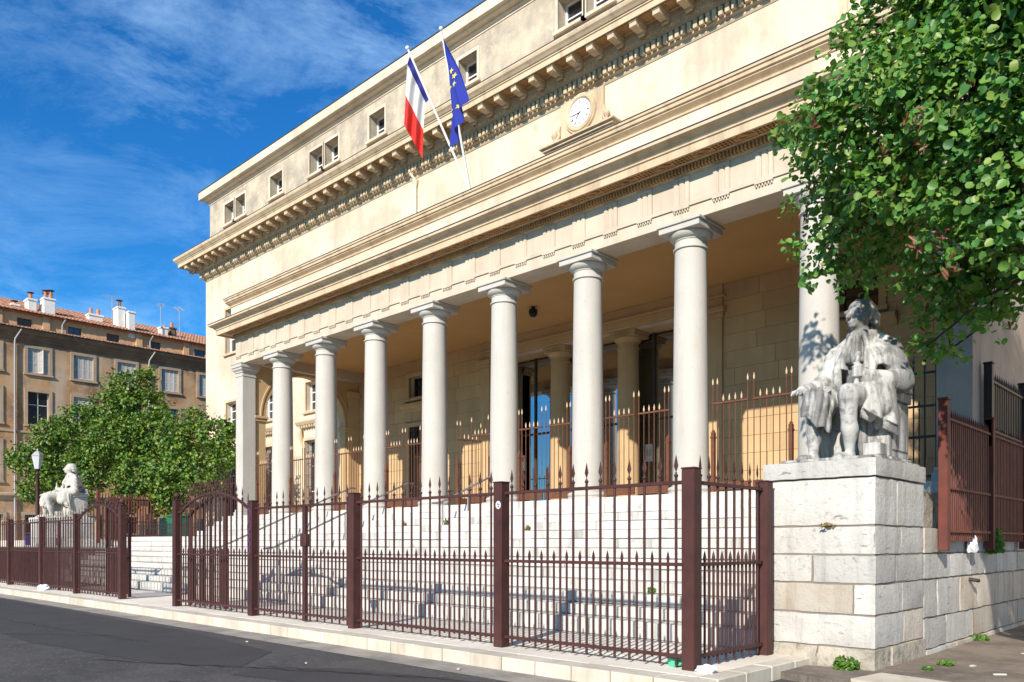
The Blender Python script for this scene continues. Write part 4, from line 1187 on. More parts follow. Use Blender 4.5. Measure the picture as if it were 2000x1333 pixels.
# ================================================================ PEDESTALS AND STAIR FLANK
def pedestal(label, X0, X1, YA, YB, near):
    """courses of limestone blocks under a statue; X1 is the outer (right) face"""
    t = thing('statue_pedestal', label, 'pedestal', ((X0+X1)/2, YA, 0))
    ox, oy = (X0+X1)/2, YA
    B = lambda x0, x1, y0, y1, z0, z1, c=0.014, m='block', nm='stone_block': (MB().rbox(x0-ox, x1-ox, y0-oy, y1-oy, z0, z1, 0.1, 0.008, 5.0, z0*7+x0, 0.012) if near else MB().box(x0-ox, x1-ox, y0-oy, y1-oy, z0, z1, c)).build(nm, m, t, 35)
    MB().box(X0-ox+0.02, X1-ox-0.02, 0.02, YB-oy-0.02, -0.25, 2.2).build('core', 'mortar', t)
    B(X0-0.10, X1+0.02, YA-0.03, YB+0.02, 2.205, 2.43, 0.02, nm='cap_stone')
    B(X0, X1, YA, YA+0.75, 1.625, 2.20); B(X0+0.3, X1, YA+0.757, YB, 1.625, 2.20)
    B(X0, X1, YA+0.006, YA+0.9, 1.275, 1.618); B(X0+0.3, X1-0.004, YA+0.907, YB, 1.275, 1.618)
    s1 = X0 + 0.42*(X1-X0)
    B(X0, s1-0.006, YA, YA+0.6, 0.925, 1.268); B(s1+0.002, X1+0.004, YA+0.004, YA+0.72, 0.925, 1.268); B(X0+0.3, X1, YA+0.728, YB, 0.925, 1.268)
    s2 = X0 + 0.80*(X1-X0)
    B(X0, s2-0.004, YA+0.004, YA+0.6, 0.555, 0.918, m='brown_stain' if near else 'block'); B(s2+0.004, X1, YA, YA+0.95, 0.555, 0.918); B(X0+0.3, X1, YA+0.958, YB, 0.555, 0.918)
    B(X0, X1, YA-0.004, YA+1.0, 0.155, 0.548); B(X0+0.3, X1-0.003, YA+1.008, YB, 0.155, 0.548, m='brown_stain' if near else 'block')
    if near:
        # broken base course, lumpy
        def lump(x0, x1, y0, y1, z0, z1, seed):
            rs = random.Random(seed); m = MB()
            n = 14; k = 6
            vs = []; fs = []
            for i in range(n+1):
                for j in range(k+1):
                    u, v = i/n, j/k
                    xx = x0 + (x1-x0)*u; zz = z0 + (z1-z0)*v
                    bul = 0.07*math.sin(math.pi*v)*(0.5+0.5*rs.random()) + 0.03*rs.random() - 0.03
                    vs.append((xx-ox, y0-oy - bul, zz))
            for i in range(n):
                for j in range(k): fs.append((i*(k+1)+j, (i+1)*(k+1)+j, (i+1)*(k+1)+j+1, i*(k+1)+j+1))
            m.add(vs, fs); m.box(x0-ox, x1-ox, y0-oy+0.005, y1-oy, z0, z1-0.004)
            m.build('base_stone', 'rough_block', t, 40)
        lump(X0+0.02, X0+0.62, YA-0.02, YA+0.5, -0.2, 0.148, 3)
        lump(X0+0.64, X1-0.0, YA-0.03, YA+0.5, -0.2, 0.148, 5)
        B(X0+0.64, X1+0.03, YA+0.505, YB, -0.2, 0.148, 0.02, 'rough_block', 'base_stone')
    else:
        B(X0, X1, YA, YB, -0.1, 0.148, 0.02, 'block', 'base_stone')
    return t
PX0, PX1, PY0, PY1 = -4.74, -3.43, 9.75, 11.54
pedestal('tall pale limestone block pedestal under the near seated statue', PX0, PX1, PY0, PY1, True)
pedestal('far limestone pedestal under the statue seen in profile', -35.2, -33.7, 9.55, 11.4, False)

fw = thing('stair_flank_wall', 'stained limestone side wall running back from the near pedestal', 'wall', (-3.43, 11.55, 0))
def fb(x0, x1, y0, y1, z0, z1, c=0.012, m='block', nm='stone_block'):
    return MB().rbox(x0+3.43, x1+3.43, y0-11.55, y1-11.55, z0, z1, 0.14, 0.010, 4.0, y0*3+z0*7, 0.012).build(nm, m, fw, 35)
MB().box(-1.3, -0.03, 0.02, 8.4, -0.25, 1.60).build('core', 'mortar', fw)
for (z0, z1, off) in ((1.275, 1.618, 0.2), (0.925, 1.268, 0.7), (0.40, 0.918, 0.1), (-0.02, 0.393, 0.5), (-0.25, -0.027, 0.9)):
    y = PY1 + 0.006 + 0
    first = True
    while y < 19.8:
        w = random.uniform(0.75, 1.5) if not first else 0.5 + off
        pr = random.uniform(-0.006, 0.006) + (0.03 if z0 < -0.02 else 0)
        fb(-4.1, -3.43+pr, y+0.002, y+w-0.002, z0, z1, m='brown_stain' if (y > 12.6 and z0 < 0.5) or random.random() < 0.25 else 'block')
        y += w; first = False
fb(-4.6, -3.78, 11.56, 13.6, 1.62, 2.19, 0.03, 'rough_block', 'upper_stone')
fb(-4.6, -3.60, 13.6, 19.8, 1.62, 2.36, 0.02, 'block', 'upper_stone')
MB().tube([(0.0,2.1,0.86),(0.09,2.12,0.85),(0.10,2.22,0.84)], 0.03, 8).build('iron_peg', 'iron_dark', fw)
fl = thing('stair_flank_wall', 'far low stone wall closing the left end of the stairs', 'wall', (-34, 11.4, 0))
for k in range(5):
    MB().box(-0.6, 0.3, k*0.9+0.004, k*0.9+0.896, 0, 0.8, 0.012).build('stone_block', 'block', fl)
    MB().box(-0.6, 0.3, k*0.9+0.004, k*0.9+0.896, 0.806, 1.6, 0.012).build('stone_block', 'block', fl)

# ================================================================ SEATED STATUES
def surface_nets(V, lo, h):
    nx, ny, nz = V.shape
    S = V < 0
    c = np.zeros((nx-1, ny-1, nz-1), dtype=np.int16)
    acc = np.zeros((nx-1, ny-1, nz-1, 3), dtype=np.float32)
    cnt = np.zeros((nx-1, ny-1, nz-1), dtype=np.float32)
    def sub(A, o): return A[o[0]:o[0]+nx-1, o[1]:o[1]+ny-1, o[2]:o[2]+nz-1]
    for ax in range(3):
        e = [0, 0, 0]; e[ax] = 1
        o1 = [i for i in range(3) if i != ax]
        for a in (0, 1):
            for b in (0, 1):
                p = [0, 0, 0]; p[o1[0]] = a; p[o1[1]] = b
                q = [p[i]+e[i] for i in range(3)]
                A, B = sub(V, p), sub(V, q)
                m = (A < 0) != (B < 0)
                t = np.where(m, A/np.where(m, A-B, 1), 0)
                for i in range(3):
                    acc[..., i] += np.where(m, p[i] + (t if i == ax else 0), 0)
                cnt += m
    act = cnt > 0
    idx = -np.ones(act.shape, dtype=np.int64)
    idx[act] = np.arange(act.sum())
    I = np.argwhere(act)
    P = (I + acc[act]/cnt[act][:, None]) * h + np.array(lo)
    F = []
    for ax in range(3):
        o = [i for i in range(3) if i != ax]
        sl0 = [slice(1, -1)]*3; sl1 = [slice(1, -1)]*3
        sl0[ax] = slice(0, -1); sl1[ax] = slice(1, None)
        m = S[tuple(sl0)] != S[tuple(sl1)]
        L = np.argwhere(m)
        L[:, o[0]] += 1; L[:, o[1]] += 1
        def cell(a, b):
            C = L.copy(); C[:, o[0]] -= a; C[:, o[1]] -= b
            return idx[C[:, 0], C[:, 1], C[:, 2]]
        q = np.stack([cell(1,1), cell(0,1), cell(0,0), cell(1,0)], 1)
        s0 = S[tuple(sl0)][m]
        flip = s0 if ax != 1 else ~s0
        q[~flip] = q[~flip][:, ::-1]
        F.append(q[(q >= 0).all(1)])
    return P, np.concatenate(F)

def statue_mesh(name, h, material):
    lo = np.array([-0.86, -1.42, -0.05]); hi = np.array([0.80, 0.62, 2.36])
    n = np.ceil((hi-lo)/h).astype(int)
    X, Y, Z = np.meshgrid(*[lo[i] + h*np.arange(n[i]) for i in range(3)], indexing='ij')
    P = np.stack([X, Y, Z], -1).astype(np.float32)
    D = np.full(X.shape, 9.0, dtype=np.float32)
    def smin(a, b, k):
        if k <= 0: return np.minimum(a, b)
        hh = np.clip(0.5 + 0.5*(b-a)/k, 0, 1)
        return b*(1-hh) + a*hh - k*hh*(1-hh)
    def region(c, r):
        i0 = np.maximum(((np.array(c)-r-lo)/h).astype(int), 0); i1 = np.minimum(((np.array(c)+r-lo)/h).astype(int)+2, n)
        return tuple(slice(a, max(b, a+1)) for a, b in zip(i0, i1))
    def cap(a, b, ra, rb, k=0.04, fold=None, sub=False):
        a = np.array(a, dtype=np.float32); b = np.array(b, dtype=np.float32)
        c = (a+b)/2; rr = np.linalg.norm(b-a)/2 + max(ra, rb) + k + 0.08
        sl = region(c, rr); Q = P[sl]
        ab = b-a
        t = np.clip(((Q-a)@ab)/max(float(ab@ab), 1e-9), 0, 1)
        d = np.linalg.norm(Q - a - t[..., None]*ab, axis=-1) - (ra + (rb-ra)*t)
        if fold:
            amp, dr, fr, ph = fold
            w = Q@np.array(dr, dtype=np.float32)
            d = d - amp*(2.2*np.abs(np.sin(0.5*(fr*w + ph + 2.2*np.sin(2.7*Q[..., 2] + ph)))) - 1.0)
        D[sl] = np.maximum(D[sl], -d) if sub else smin(D[sl], d, k)
    def ell(c, r, k=0.04, fold=None, sub=False):
        r = np.array(r, dtype=np.float32)
        sl = region(c, float(r.max())+k+0.08); Q = (P[sl]-np.array(c, dtype=np.float32))
        k0 = np.linalg.norm(Q/r, axis=-1); k1 = np.linalg.norm(Q/(r*r), axis=-1)
        d = k0*(k0-1)/np.maximum(k1, 1e-6)
        if fold:
            amp, dr, fr, ph = fold
            d = d - amp*np.sin(fr*(Q@np.array(dr, dtype=np.float32)) + ph)
        D[sl] = np.maximum(D[sl], -d) if sub else smin(D[sl], d, k)
    def shape(c, r, fn, k):
        sl = region(c, r); Q = P[sl]
        D[sl] = smin(D[sl], fn(Q[..., 0], Q[..., 1], Q[..., 2]).astype(np.float32), k)
    def s_ell(x, y, z, c, r):
        a = (x-c[0])/r[0]; b = (y-c[1])/r[1]; g = (z-c[2])/r[2]
        k0 = np.sqrt(a*a+b*b+g*g); k1 = np.sqrt((a/r[0])**2+(b/r[1])**2+(g/r[2])**2)
        return k0*(k0-1)/np.maximum(k1, 1e-6)
    def s_cap(x, y, z, a, b, ra, rb):
        ab = np.array(b)-np.array(a)
        t = np.clip(((x-a[0])*ab[0]+(y-a[1])*ab[1]+(z-a[2])*ab[2])/(ab@ab), 0, 1)
        return np.sqrt((x-a[0]-t*ab[0])**2+(y-a[1]-t*ab[1])**2+(z-a[2]-t*ab[2])**2) - (ra+(rb-ra)*t)
    ridge = lambda w: 2.2*np.abs(np.sin(0.5*w)) - 1.2
    # ---- trunk
    ell((0, 0.0, 0.92), (0.32, 0.31, 0.17), 0.06)
    cap((0, 0.05, 0.95), (0, 0.03, 1.45), 0.235, 0.24, 0.06, (0.006, (1,0.2,0.1), 60, 0.4))
    cap((-0.30, 0.03, 1.55), (0.30, 0.03, 1.55), 0.125, 0.125, 0.07)
    # shoulder cape with a hanging hem, open in front
    def cape(x, y, z):
        th = np.arctan2(x, y+0.02)
        e = s_ell(x, y, z, (0, 0.05, 1.28), (0.53, 0.35, 0.47)) - 0.012*ridge(th*22 + 2.0*np.sin(z*6))
        hem = (1.27 + 0.02*np.sin(th*7) + 0.05*np.abs(x)) - z
        op = s_cap(x, y, z, (0, -0.52, 1.15), (0, -0.20, 1.74), 0.25, 0.11)
        inner = s_ell(x, y, z, (0, 0.05, 1.20), (0.47, 0.30, 0.44))
        return np.maximum(np.maximum(np.maximum(e, hem), -op), np.where(z < 1.42, -inner, -9))
    shape((0, 0.05, 1.45), 0.75, cape, 0.012)
    # long cloak behind, falling to the seat
    cap((0.0, 0.22, 1.52), (0.0, 0.27, 0.98), 0.20, 0.25, 0.05, (0.010, (1,0,0), 48, 0.0))
    # coat fronts, lapels and turned collar
    for sx in (1, -1):
        cap((sx*0.10, -0.15, 1.72), (sx*0.26, -0.24, 1.30), 0.036, 0.055, 0.012)
        cap((sx*0.26, -0.24, 1.30), (sx*0.22, -0.30, 0.96), 0.055, 0.06, 0.02)
        cap((sx*0.07, -0.12, 1.76), (sx*0.17, 0.06, 1.76), 0.045, 0.055, 0.012)
        cap((sx*0.17, 0.06, 1.76), (sx*0.44, 0.07, 1.63), 0.055, 0.045, 0.012)
    for zz in (1.00, 1.10, 1.20): ell((0.0, -0.225, zz), (0.022, 0.018, 0.022), 0.004)
    # jabot
    cap((0, -0.16, 1.71), (0.01, -0.25, 1.42), 0.045, 0.095, 0.02, (0.014, (1,0,0.15), 85, 0.5))
    cap((-0.09, -0.285, 1.40), (0.11, -0.285, 1.39), 0.030, 0.030, 0.01, (0.012, (1,0,0), 85, 0.5))
    # ---- head, turned a little to his right
    cap((0, 0.0, 1.62), (-0.01, -0.05, 1.90), 0.105, 0.10, 0.05)
    cap((-0.11, -0.02, 1.74), (0.11, 0.0, 1.75), 0.10, 0.10, 0.03)
    ell((-0.01, -0.03, 2.06), (0.158, 0.182, 0.185), 0.03)
    ell((-0.035, -0.10, 1.965), (0.105, 0.125, 0.125), 0.05)
    ell((-0.055, -0.185, 1.885), (0.05, 0.045, 0.04), 0.03)
    cap((-0.062, -0.215, 2.055), (-0.078, -0.262, 1.985), 0.022, 0.036, 0.02)
    cap((-0.14, -0.175, 2.065), (0.03, -0.205, 2.07), 0.028, 0.028, 0.02)
    ell((-0.118, -0.205, 2.03), (0.032, 0.022, 0.020), 0, None, True); ell((0.0, -0.218, 2.035), (0.032, 0.022, 0.020), 0, None, True)
    ell((-0.115, -0.190, 2.03), (0.024, 0.020, 0.016), 0.004); ell((0.0, -0.203, 2.035), (0.024, 0.020, 0.016), 0.004)
    cap((-0.10, -0.222, 1.937), (-0.03, -0.228, 1.938), 0.013, 0.013, 0.012); cap((-0.095, -0.218, 1.913), (-0.035, -0.224, 1.914), 0.014, 0.014, 0.012)
    ell((0.128, -0.045, 2.00), (0.022, 0.042, 0.06), 0.012); ell((-0.15, -0.02, 2.00), (0.022, 0.042, 0.06), 0.012)
    # hair rolled back with side curls
    ell((0.0, 0.03, 2.09), (0.185, 0.185, 0.17), 0.03, (0.008, (1,0,0.4), 60, 0))
    for s, x in ((1, 0.155), (-1, -0.165)):
        cap((x, 0.03, 2.03), (x-0.02*s, 0.13, 2.02), 0.055, 0.06, 0.015); cap((x*0.95, 0.05, 1.94), (x*0.85, 0.14, 1.93), 0.05, 0.055, 0.015)
    cap((0.0, 0.16, 2.0), (0.0, 0.19, 1.76), 0.08, 0.05, 0.03)
    # ---- right arm, forearm lying along the thigh, open hand past the knee
    cap((-0.40, -0.0, 1.52), (-0.46, -0.20, 1.14), 0.13, 0.125, 0.05, (0.012, (0,1,1), 34, 0.2))
    cap((-0.46, -0.20, 1.14), (-0.48, -0.64, 1.00), 0.12, 0.085, 0.05, (0.010, (0,1,0), 42, 0.2))
    cap((-0.48, -0.66, 1.0), (-0.49, -0.72, 0.99), 0.095, 0.09, 0.02)
    cap((-0.49, -0.74, 0.985), (-0.50, -0.86, 0.965), 0.055, 0.07, 0.03)
    ell((-0.50, -0.88, 0.955), (0.075, 0.085, 0.038), 0.03)
    for i, (dx, ln) in enumerate(((-0.052, 0.11), (-0.018, 0.13), (0.018, 0.125), (0.05, 0.10))):
        a = (-0.50+dx, -0.94, 0.955); b = (-0.50+dx*1.25, -0.94-ln*0.6, 0.935); c_ = (-0.50+dx*1.2, -0.94-ln, 0.885)
        cap(a, b, 0.020, 0.018, 0.008); cap(b, c_, 0.018, 0.015, 0.006)
    cap((-0.435, -0.84, 0.96), (-0.41, -0.93, 0.935), 0.024, 0.02, 0.01); cap((-0.41, -0.93, 0.935), (-0.43, -0.99, 0.92), 0.02, 0.016, 0.006)
    # ---- left arm, fist raised before the chest holding a scroll
    cap((0.42, 0.02, 1.50), (0.58, -0.02, 1.10), 0.14, 0.15, 0.05, (0.014, (0,1,1), 34, 1.2))
    cap((0.58, -0.02, 1.08), (0.30, -0.44, 1.10), 0.14, 0.095, 0.05, (0.012, (1,-1,0), 36, 0.2))
    cap((0.28, -0.46, 1.11), (0.24, -0.50, 1.13), 0.10, 0.09, 0.02)
    cap((0.24, -0.50, 1.13), (0.20, -0.54, 1.16), 0.06, 0.07, 0.03)
    ell((0.185, -0.555, 1.175), (0.068, 0.062, 0.085), 0.02)
    for i in range(4):
        zz = 1.115 + i*0.038
        cap((0.235, -0.60, zz), (0.165, -0.635, zz+0.002), 0.021, 0.022, 0.006); cap((0.165, -0.635, zz+0.002), (0.115, -0.595, zz), 0.021, 0.018, 0.006)
    cap((0.22, -0.575, 1.25), (0.15, -0.61, 1.275), 0.025, 0.02, 0.01)
    cap((0.16, -0.575, 1.02), (0.20, -0.60, 1.40), 0.032, 0.032, 0.006)
    # ---- thighs under the robe
    cap((-0.17, -0.05, 0.90), (-0.26, -0.88, 0.83), 0.18, 0.14, 0.06)
    cap((0.17, -0.05, 0.90), (0.19, -0.92, 0.84), 0.18, 0.135, 0.06)
    cap((-0.03, -0.1, 0.92), (-0.03, -0.60, 0.82), 0.15, 0.11, 0.09, (0.010, (1,0,0), 44, 0.2))
    # robe over the right knee, hem swung up toward the outside
    def skirt(x, y, z):
        e = s_cap(x, y, z, (-0.22, -0.40, 0.90), (-0.28, -0.90, 0.70), 0.185, 0.195)
        e2 = s_cap(x, y, z, (-0.28, -0.88, 0.80), (-0.27, -0.93, 0.45), 0.18, 0.21)
        w = np.minimum(e, e2) - 0.015*ridge(54*(x + 0.55*y) + 3*np.sin(5*z))
        hem = (0.355 + 0.03*np.sin(26*(x+y)) - z - 0.62*x)/1.18
        inn = s_cap(x, y, z, (-0.27, -0.90, 0.72), (-0.27, -0.92, 0.2), 0.135, 0.165)
        return np.maximum(np.maximum(w, hem), -inn)
    shape((-0.26, -0.75, 0.70), 0.62, skirt, 0.012)
    for (a, b, r0, r1) in (((-0.45,-0.50,0.98),(-0.22,-0.88,0.95),0.028,0.024), ((-0.36,-0.36,1.04),(-0.10,-0.84,0.93),0.028,0.022), ((0.0,-0.34,1.01),(0.08,-0.80,0.93),0.026,0.02)):
        cap(a, b, r0, r1, 0.012)
    cap((-0.46, -0.42, 0.86), (-0.47, -0.56, 0.06), 0.055, 0.08, 0.03, (0.010, (1,1,0), 60, 0.9))
    cap((-0.42, -0.30, 0.80), (-0.42, -0.42, 0.06), 0.07, 0.10, 0.03)
    # robe hanging beside the left leg, looped hem
    def drape(x, y, z):
        e = np.minimum(s_cap(x, y, z, (0.30, -0.46, 0.93), (0.36, -0.54, 0.40), 0.12, 0.15), s_cap(x, y, z, (0.43, -0.22, 0.95), (0.48, -0.30, 0.25), 0.12, 0.16))
        w = e - 0.018*ridge(58*(x*0.5 - y) + 3.0*np.sin(4.5*z + 1))
        hem = (0.27 + 0.035*np.sin(30*(x-y)) - z - 0.62*y)/1.18
        inn = s_cap(x, y, z, (0.37, -0.40, 0.60), (0.38, -0.44, 0.1), 0.05, 0.14)
        return np.maximum(np.maximum(w, hem), -inn)
    shape((0.40, -0.38, 0.65), 0.62, drape, 0.012)
    cap((0.36, -0.34, 0.95), (0.42, -0.38, 0.72), 0.16, 0.15, 0.03)
    cap((0.22, -0.66, 0.94), (0.42, -0.30, 1.03), 0.028, 0.034, 0.012)
    cap((0.02, -0.20, 0.7), (0.02, -0.22, 0.10), 0.14, 0.16, 0.06, (0.012, (1,0,0), 40, 0.2))
    # ---- shins and shoes
    cap((-0.27, -0.90, 0.78), (-0.30, -0.90, 0.44), 0.125, 0.105, 0.05); cap((-0.30, -0.90, 0.44), (-0.31, -0.90, 0.12), 0.108, 0.062, 0.04)
    ell((-0.30, -0.86, 0.38), (0.10, 0.11, 0.15), 0.04)
    cap((-0.31, -0.86, 0.065), (-0.37, -1.12, 0.045), 0.068, 0.060, 0.03); ell((-0.375, -1.14, 0.035), (0.07, 0.095, 0.045), 0.02)
    cap((0.20, -0.93, 0.78), (0.18, -0.86, 0.42), 0.125, 0.10, 0.05); cap((0.18, -0.86, 0.42), (0.15, -0.76, 0.12), 0.10, 0.062, 0.04)
    ell((0.185, -0.82, 0.40), (0.10, 0.12, 0.15), 0.04)
    cap((0.15, -0.74, 0.075), (0.10, -1.00, 0.055), 0.070, 0.062, 0.03); ell((0.095, -1.03, 0.04), (0.072, 0.10, 0.048), 0.02)
    D[:] = np.maximum(D, -(P[..., 2] - 0.0))
    V, F = surface_nets(D, lo, h)
    V[:, 0] *= 0.89 + 0.11*np.clip((V[:, 2]-1.70)/0.12, 0, 1)
    return np_mesh(name, V, [F], material, True)

def statue(label, loc, h, material):
    t = thing('seated_statue', label, 'statue', loc, 'seated marble statues flanking the stairs')
    put('figure', statue_mesh('figure', h, material), t)
    m = MB().box(-0.50, 0.47, -0.22, 0.50, 0.10, 0.84, 0.012).box(-0.54, 0.51, -0.26, 0.53, 0.0, 0.098, 0.012)
    m.box(0.37, 0.50, -0.24, 0.52, 0.845, 0.98, 0.012).box(-0.54, -0.41, -0.24, 0.52, 0.845, 0.98, 0.012)
    m.box(-0.50, 0.47, 0.40, 0.52, 0.845, 1.2, 0.012)
    m.box(0.475, 0.487, -0.14, 0.42, 0.2, 0.74)
    m.box(0.36, 0.52, -0.27, 0.54, 0.982, 1.03, 0.012).box(-0.55, -0.40, -0.27, 0.54, 0.982, 1.03, 0.012)
    m.v = [(v[0]*0.92, v[1], v[2]) for v in m.v]
    m.build('chair', material, t)
    MB().box(-0.56, 0.56, -1.22, 0.55, -0.001, 0.035, 0.006).build('base_slab', material, t)
    MB().box(0.24, 0.50, -0.72, -0.42, 0.036, 0.08, 0.006).box(0.26, 0.48, -0.70, -0.44, 0.082, 0.24, 0.012).build('box_of_books', material, t)
    return t
statue('stained marble statue of a seated robed man, near, fist held before his chest', (-4.05, 11.0, 2.425), 0.0145, 'marble')
statue('clean white seated statue in profile beyond the opening, tree behind it', (-34.35, 10.75, 2.425), 0.028, 'marble_far').scale = (0.94, 0.94, 0.95)

# ================================================================ TREES
NEAR = [(-3.25, 10.05, 7.61, 0.5), (-2.7, 9.88, 7.17, 0.7), (-2.16, 9.71, 6.9, 0.8), (-3.66, 10.06, 7.37, 0.34), (-3.72, 9.73, 6.69, 0.42), (-3.99, 9.48, 6.57, 0.35), (-4.77, 10.66, 6.97, 0.31), (-4.96, 10.47, 6.93, 0.17), (-3.99, 10.11, 6.3, 0.56), (-3.31, 9.57, 6.47, 0.7), (-2.91, 9.68, 6.48, 0.8), (-2.38, 9.63, 6.25, 0.9), (-1.99, 9.59, 6.08, 0.8), (-4.42, 10.83, 6.08, 0.5), (-3.67, 10.26, 6.06, 0.78), (-3.37, 11.03, 6.29, 0.89), (-2.42, 9.59, 5.43, 0.8), (-1.99, 9.59, 5.29, 0.8), (-4.47, 10.79, 5.45, 0.47), (-4.02, 11.06, 5.68, 0.67), (-3.63, 11.43, 5.75, 0.67), (-4.15, 11.42, 5.26, 0.39), (-2.09, 9.63, 4.8, 0.6), (-2.72, 10.55, 5.06, 0.7), (-3.09, 10.89, 4.74, 0.45), (-2.77, 11.2, 4.61, 0.5), (-2.37, 10.89, 4.7, 0.5), (-3.2, 11.48, 4.37, 0.35), (-3.1, 11.57, 3.97, 0.22), (-3.37, 11.32, 3.97, 0.14), (-3.38, 11.03, 4.64, 0.18), (-3.84, 10.04, 7.81, 0.18), (-3.91, 9.83, 7.49, 0.15), (-1.55, 9.6, 5.81, 1), (-2.7, 9.88, 7.97, 0.7), (-3.25, 9.9, 8.27, 0.55), (-2.16, 9.71, 7.72, 1), (-1.48, 9.67, 6.83, 1.1), (-1.48, 9.67, 4.79, 0.8), (-1.77, 10.08, 7.99, 1.1), (-1.2, 10.6, 6.0, 1.0), (-1.4, 10.2, 4.9, 0.9), (-0.6, 10.0, 6.2, 1.1), (-1.1, 9.2, 7.6, 1.1), (-1.9, 10.9, 6.3, 0.9), (-2.4, 10.9, 5.6, 0.8), (-0.3, 9.4, 5.0, 1.0), (-1.6, 10.6, 7.2, 1.0), (-2.3, 11.3, 5.3, 0.6), (-3.5, 9.45, 5.45, 0.28), (-1.2, 9.3, 8.8, 1.2), (-0.4, 9.5, 7.5, 1.3), (-0.2, 9.0, 9.0, 1.3), (-2.0, 9.6, 9.2, 0.9), (-0.8, 8.6, 6.5, 1.2), (0.3, 9.2, 6.0, 1.2), (-2.9, 11.1, 4.9, 0.55), (-2.5, 10.9, 4.3, 0.35), (-2.2, 10.6, 4.6, 0.4)]
FAR = [(-37.45, 13.96, 8.48, 0.88), (-37.95, 13.48, 7.45, 1.08), (-36.87, 14.52, 7.45, 1.18), (-39.4, 12.78, 6.83, 1.18), (-40.97, 11.98, 6.44, 0.98), (-42.3, 11.39, 5.55, 0.78), (-43.39, 11.04, 5.36, 0.49), (-36.65, 13.34, 5.94, 1.47), (-35.2, 14.74, 6.16, 1.37), (-33.41, 15.07, 5.59, 1.18), (-31.67, 15.35, 5.89, 0.78), (-30.34, 15.24, 6.06, 0.45), (-30.41, 15.17, 4.94, 0.69), (-31.49, 14.83, 4.16, 0.98), (-32.89, 14.19, 4.2, 1.18), (-33.04, 14.04, 3.15, 0.69), (-34.98, 13.56, 4.29, 1.18), (-35.45, 13.11, 3.2, 0.69), (-38.53, 12.93, 4.92, 1.27), (-40.8, 12.14, 4.78, 1.08), (-42.04, 11.64, 4.11, 0.88), (-39.03, 12.45, 3.54, 0.78), (-36.79, 14.6, 8.95, 0.45), (-33.25, 15.22, 6.68, 0.59), (-42.27, 12.8, 5.66, 1.18), (-39.79, 15.19, 6.15, 1.47), (-36.7, 16.07, 5.25, 1.27)]
def foliage(clumps, per, size, sub, up=0.55, bias=-0.35, spread=0.42):
    """leaves gathered on small sprays that spread through each clump"""
    Ps, Ns, Sz = [], [], []
    for (x, y, z, r) in clumps:
        c = np.array([x, y, z])
        ns = max(9, int(per*r*r/sub))
        d = rng.normal(size=(ns, 3)); d /= np.linalg.norm(d, axis=1, keepdims=True)
        rad = r*(0.35 + 0.65*rng.random((ns, 1))**0.5)
        sc = c + d*rad*np.array([1.0, 1.0, 0.85])
        for s, dd in zip(sc, d):
            k = rng.integers(int(sub*0.6), int(sub*1.4)+1)
            ax = dd*0.8 + np.array([0, 0, -0.35]) + rng.normal(size=3)*0.35
            ax /= np.linalg.norm(ax)
            t = rng.random((k, 1))
            ln = size*3.4
            p = s + ax*(t-0.3)*ln + rng.normal(size=(k, 3))*size*0.75
            nn = dd*0.55 + np.array([0.05, bias, up]) + rng.normal(size=(k, 3))*spread
            Ps.append(p); Ns.append(nn); Sz.append(size*(0.5 + 0.85*rng.random(k)))
    return np.concatenate(Ps), np.concatenate(Ns), np.concatenate(Sz)

def limb(m, a, b, ra, rb, n=5, wob=0.06):
    a, b = Vector(a), Vector(b); pts = []; rs = []
    L = (b-a).length
    for i in range(n+1):
        t = i/n
        p = a.lerp(b, t)
        if 0 < i < n: p += Vector((random.uniform(-1,1), random.uniform(-1,1), random.uniform(-0.5,0.8)))*wob*L
        pts.append(p); rs.append(ra + (rb-ra)*t)
    m.tube(pts, rs, 8)
    return pts

# near tree, its trunk just outside the right edge of the view
nt = thing('judas_tree', 'leafy tree with round green leaves and brown pods overhanging the near statue', 'tree', (-0.95, 9.6, -0.09))
O = Vector((-0.95, 9.6, -0.09))
tr = MB()
limb(tr, (0,0,-0.1), (0.05,0.1,2.6), 0.19, 0.15, 6, 0.02)
hubs = []
for e in ((-1.0,0.35,5.2), (0.5,-0.1,5.0), (-1.5,-0.1,6.2), (-0.6,0.9,5.2), (0.1,0.3,6.8), (-1.5,0.6,7.3), (-1.3,0.0,5.4)):
    hubs += limb(tr, (0.05,0.1,2.5), e, 0.11, 0.05, 5, 0.05)[2:]
for c in NEAR:
    p = Vector(c[:3]) - O
    h = min(hubs, key=lambda q: (q-p).length)
    limb(tr, h, p, 0.035, 0.010, 4, 0.05)
    for _ in range(4):
        d = Vector((random.gauss(0,1), random.gauss(0,1), random.gauss(0,0.7))).normalized()*c[3]*0.85
        limb(tr, p, p+d, 0.010, 0.003, 3, 0.06)
tr.build('trunk', 'bark', nt, 60)
Pn, Nn, Sn = foliage(NEAR, 1400, 0.082, 8, 0.48, -0.25, 0.52)
put('crown', leaf_mesh('crown', Pn - np.array(O), Nn, Sn, 'leaf_near'), nt)
sel = rng.choice(len(Pn), 900, replace=False)
k = np.repeat(sel[:380], 6)
pp = Pn[k] + rng.normal(size=(len(k), 3))*0.045 + np.array([0, 0, -0.06])
nn = rng.normal(size=(len(k), 3)); nn[:, 2] *= 0.2
put('seed_pods', leaf_mesh('seed_pods', pp - np.array(O), nn, np.full(len(k), 0.12), 'pod', 0.26, 0.03), nt)

